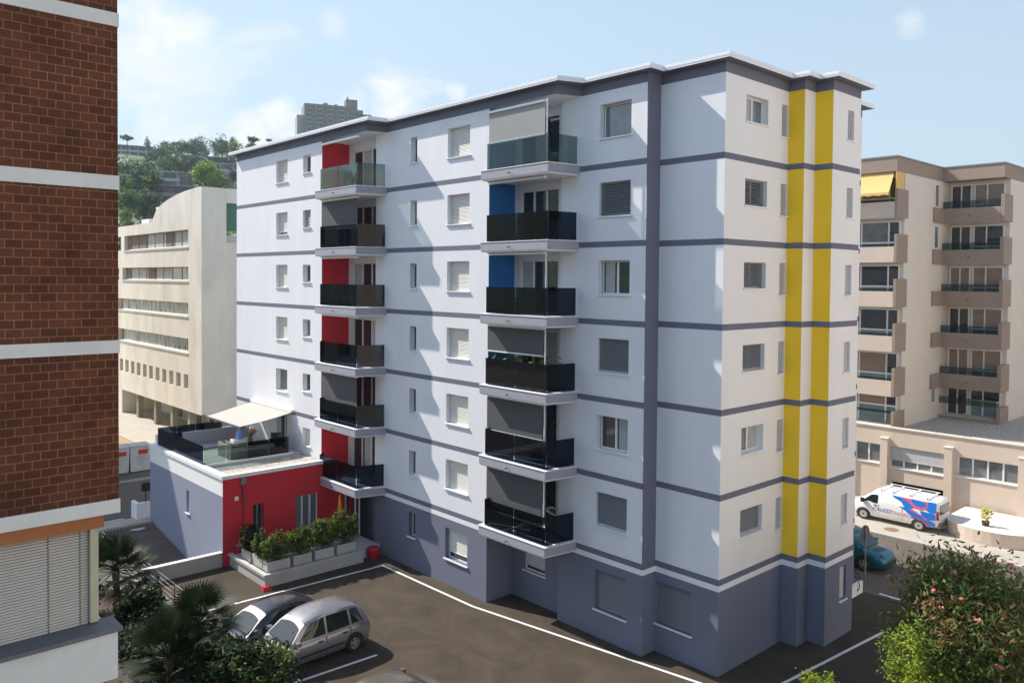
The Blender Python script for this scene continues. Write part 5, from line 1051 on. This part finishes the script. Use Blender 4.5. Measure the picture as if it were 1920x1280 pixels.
for t_ in [
    (73.01, 420, 78.0, 2.5, 3, 'small umbrella pine above the terraced hillside flats', 'pine', 0),
    (71.83, 430, 77.2, 2.3, 2, 'thin conifer on the skyline beside the terraced flats', 'tall', 1),
    (71.08, 400, 68.8, 3.9, 0, 'mid green tree to the right of the terraced flats', 'round', 2),
    (70.5, 430, 75.4, 3.9, 3, 'bluish green tree on the skyline left of the broad round tree', 'round', 3),
    (69.8, 430, 76.3, 3.7, 0, 'olive green round tree on the skyline next to the dark one', 'round', 4),
    (68.89, 440, 78.7, 5.1, 3, 'big dark bluish round tree on the skyline', 'round', 5),
    (68.36, 420, 72.9, 3.4, 3, 'dark pointed tree below the big dark round tree', 'tall', 6),
    (67.3, 430, 78.3, 5.3, 0, 'large grey green tree on the skyline beside the white roof', 'round', 7),
    (66.56, 450, 83.7, 2.8, 2, 'dark conifer behind the large grey green tree', 'tall', 8),
    (66.49, 410, 74.9, 3.1, 1, 'small light green tree just left of the white roof corner', 'round', 9),
    (65.34, 430, 82.7, 2.7, 2, 'lone umbrella pine on the skyline above the roof edge', 'pine', 10),
    (65.41, 430, 79.2, 2.2, 2, 'dark low tree under the lone umbrella pine', 'wide', 11),
    (64.31, 430, 82.9, 1.4, 2, 'tiny pine top peeping over the roof edge', 'pine', 12),
    (70.5, 340, 56.6, 4.1, 0, 'broad pale green tree in the middle of the slope', 'wide', 13),
    (69.6, 340, 56.9, 3.7, 0, 'broad green tree right of the pale one on the slope', 'wide', 14),
    (68.98, 360, 60.8, 2.4, 3, 'dark tree behind the slope trees', 'round', 15),
    (68.3, 250, 42.3, 4.2, 1, 'large light green tree above the curved concrete roof', 'round', 16),
    (67.43, 255, 41.5, 2.5, 3, 'dark shaded tree beside the large light green one', 'round', 17),
    (72.8, 270, 41.0, 4.2, 3, 'dark tree mass below the terraced flats', 'round', 19),
    (71.87, 275, 42.6, 4.3, 2, 'very dark tree between the terraced flats and the concrete house', 'round', 20),
    (72.03, 250, 33.8, 4.2, 2, 'dark tree above the roof chimney', 'round', 21),
    (72.87, 215, 31.0, 2.8, 0, 'sunlit green tree beside the brick building', 'round', 22),
    (73.15, 205, 27.2, 1.5, 1, 'light green tree low beside the brick building', 'round', 23),
    (71.08, 245, 31.4, 2.4, 2, 'dark tree at the foot of the pink balconies', 'round', 24),
    (71.39, 380, 63.1, 3.7, 2, 'dark tree below the skyline by the terraced flats', 'round', 25),
    (66.76, 400, 67.8, 3.5, 2, 'dark tree beneath the white hillside roofs', 'wide', 26),
    (67.67, 400, 67.4, 2.2, 3, 'dark bush between the white hillside houses', 'round', 27),
    (72.27, 330, 53.2, 2.8, 2, 'brownish green tree in front of the terraced flats', 'wide', 28),
    (73.2, 330, 52.3, 2.5, 2, 'dark tree at the foot of the terraced flats', 'wide', 29),
    (66.63, 300, 48.6, 2.6, 2, 'dark tree behind the white chimney block', 'round', 30),
    (72.96, 190, 24.2, 1.0, 0, 'green bush above the concrete building roof line', 'wide', 31),
]: hill_tree(t_[0], t_[1], t_[2], t_[3], t_[4], t_[5], t_[6], t_[7])
def hill_building(name, label, az, d, z0, w, dep, floors, fh, wallm, bandm, glassm, steps=0.0, cat='house', group='houses on the hillside', cols=0, roofm=None, rot=0, shift=0):
    x = HC[0]+d*math.cos(R(az)); y = HC[1]+d*math.sin(R(az))
    e = empty(name, (x, y, z0), label, cat, group, R(az-90+rot), True)
    b = MB(); b.box(-w/2, w/2, 0, dep, -14, 0, wallm)
    for k in range(floors):
        s = steps*k; b.box(-w/2, w/2, s+.02*k, dep+s, k*fh, (k+1)*fh-.003, wallm)
    b.build('wall', e)
    for k in range(floors):
        s = steps*k; m = MB(); m.box(-w/2-.3, w/2+.3, s-1.1, s+.01, k*fh-.12, k*fh+.85, bandm); m.build('balcony', e)
        n = cols or max(2, int(w/4)); f = MB()
        for i in range(n): u = -w/2+w*(i+.12)/n; f.box(u, u+w/n*.76, s-.06+.02*k, s+.018*k, k*fh+.86, k*fh+fh*.9, glassm)
        f.build('window_row', e)
    r = MB(); r.box(-w/2-.5, w/2+.5, steps*(floors-1)-1.2, dep+steps*floors+.4, floors*fh, floors*fh+.35, roofm or bandm); r.build('roof', e)
    return e
HW = mat('hill_house_white', (.46, .47, .47), .85, .1, .5); HGY = mat('hill_house_grey', (.27, .28, .29), .85, .1, .5); HPK = mat('hill_house_mauve', (.22, .18, .185), .85, .1, .5); HOC = mat('hill_house_ochre', (.30, .27, .20), .85, .1, .5); HWIN = mat('hill_window', (.03, .04, .05), .2, .5, .6)
hill_building('terraced_flats', 'white stepped terrace of flats at the top left of the hillside', 73.6, 452, 62, 36, 9, 6, 3.0, HGY, HW, HWIN, 1.6, 'apartments')
hill_building('hillside_house', 'concrete house with dark balcony bands on the middle slope', 70.75, 332, 43.2, 9.5, 9, 3, 3.1, HGY, HW, HWIN, .6, cols=1)
hill_building('hillside_house', 'plain ochre block beside the banded concrete house', 69.5, 334, 43.0, 5.6, 9, 1, 9.3, HOC, HOC, HWIN, 0, cols=1)
hill_building('hillside_house', 'mauve building with long balcony bands behind the curved concrete roof', 70.4, 278, 29.8, 13, 9, 4, 3.0, HPK, mat('mauve_balcony', (.36, .32, .33), .85, .1, .5), HWIN, .5, cols=2)
hill_building('hillside_house', 'grey terraced house with balconies right of the light green tree', 67.2, 382, 51.5, 17, 8, 4, 3.0, HGY, HW, HWIN, .8)
hill_building('chimney_block', 'slim white stair block right of the light green tree', 67.03, 288, 41.5, 1.7, 2, 1, 6.6, HW, HW, HWIN, 0, cols=1)
for i, (az, d, z0, w, lab) in enumerate(((70.3, 412, 66.0, 6, 'small white hillside house half hidden below the skyline trees'), (69.55, 414, 65.0, 6, 'white house with dark windows right of the half hidden one'), (68.75, 412, 67.0, 5, 'low white house under the dark pointed tree'), (67.6, 424, 69.0, 9, 'long white roofed house at the skyline next to the building edge'))):
    hill_building('hillside_house', lab, az, d, z0, w, 7, 1 if i > 1 else 2, 2.8, HW, HW, HWIN, 0, cols=2, roofm=HPK if i == 0 else HW)
# distant tower block on the hill
d_ = 600; az_ = 59.7; x = HC[0]+d_*math.cos(R(az_)); y = HC[1]+d_*math.sin(R(az_))
TW = empty('tower_block', (x, y, 90), 'distant grey tower block with balconies on the hilltop', 'building', None, R(az_-90+8), True)
TWM = mat('tower_concrete', (.16, .16, .145), .9, .12, .3); TWL = mat('tower_concrete_light', (.27, .27, .25), .9, .1, .3)
a = MB(); a.box(-24, 8, 0, 20, -20, 47.8, TWM); a.box(8, 18, 1.5, 20, -20, 46, TWM); a.box(18, 24.5, 3, 20, -20, 43.5, TWM); a.box(-28.8, -24.01, 2, 18, -20, 39.5, TWL); a.build('wall', TW)
a = MB(); a.box(6, 14.5, 5, 14, 46.3, 54, TWM); a.box(7, 8, 6, 7, 54, 56, TWM); a.box(-10, -7, 5, 8, 47.8, 50, TWM); a.box(-2, 0, 5, 8, 47.8, 49.6, TWM); a.build('roof_hut', TW)
for k in range(14):
    z = 1+k*3.3
    m = MB(); w_ = MB()
    for i in range(6):
        u = -22.5+i*7.6; s = 0 if u < 8 else (1.5 if u < 17 else 3)
        if z+2.4 > (47 if u < 7 else (45 if u < 16 else 42)): continue
        m.box(u, u+3.4, s-1.2, s-.01, z-.2, z+.9, TWL); w_.box(u, u+3.4, s-.05, s-.012, z+.95, z+2.5, HWIN); w_.box(u+4.4, u+6.0, s-.05, s-.012, z+.9, z+2.3, HWIN)
    if m.f: m.build('balcony', TW); w_.build('window_row', TW)

# woodland understorey on the slope, a leafy mass nobody could count
wd = MB(); rng = random.Random(77)
def clump(az, d, zoff, s, m, n):
    x, y, z = hp(az, d); 
    for i in range(n):
        p = Vector((x+rng.gauss(0, s*.55), y+rng.gauss(0, s*.55), z+zoff+rng.gauss(0, s*.4))); u = Vector((rng.gauss(0, 1), rng.gauss(0, 1), rng.gauss(.2, .6))).normalized(); v = u.orthogonal().normalized(); q = s*rng.uniform(.12, .28)
        wd.face([p-u*q, p-v*q*.7, p+u*q, p+v*q*.7], m)
for i in range(900):
    az = rng.uniform(62, 76.5); d = rng.choice((rng.uniform(185, 260), rng.uniform(225, 440), rng.uniform(340, 440)))
    if any(abs(az-a_) < w_ and d0-60 < d < d0+6 for a_, w_, d0 in ((73.2, 1.9, 450), (70.6, 1.0, 332), (69.4, .8, 334), (70.3, 1.2, 278), (67.2, 1.0, 382), (67.03, .4, 288))): continue
    clump(az, d, rng.uniform(.5, 2.2), rng.uniform(2.5, 5.0)*(.7 if d < 260 else 1), rng.choice([HZ[0], HZ[0], HZ[1], HZ[2], HZ[3], HZ[3]]), 45)
wd.build('woodland_undergrowth', label='dense green undergrowth covering the hillside between the houses', cat='woodland', kind='stuff')
# far air
hm = bpy.data.materials.new('haze'); hm.use_nodes = True; t = hm.node_tree; t.nodes.remove(t.nodes['Principled BSDF']); pv = t.nodes.new('ShaderNodeVolumePrincipled')
pv.inputs['Color'].default_value = (.80, .90, 1.0, 1); pv.inputs['Density'].default_value = .0002; pv.inputs['Anisotropy'].default_value = .2; t.links.new(pv.outputs[0], t.nodes['Material Output'].inputs['Volume'])
h_ = MB(); h_.box(-900, 900, -400, 1250, -3, 165, hm); h_.build('haze', kind='stuff')
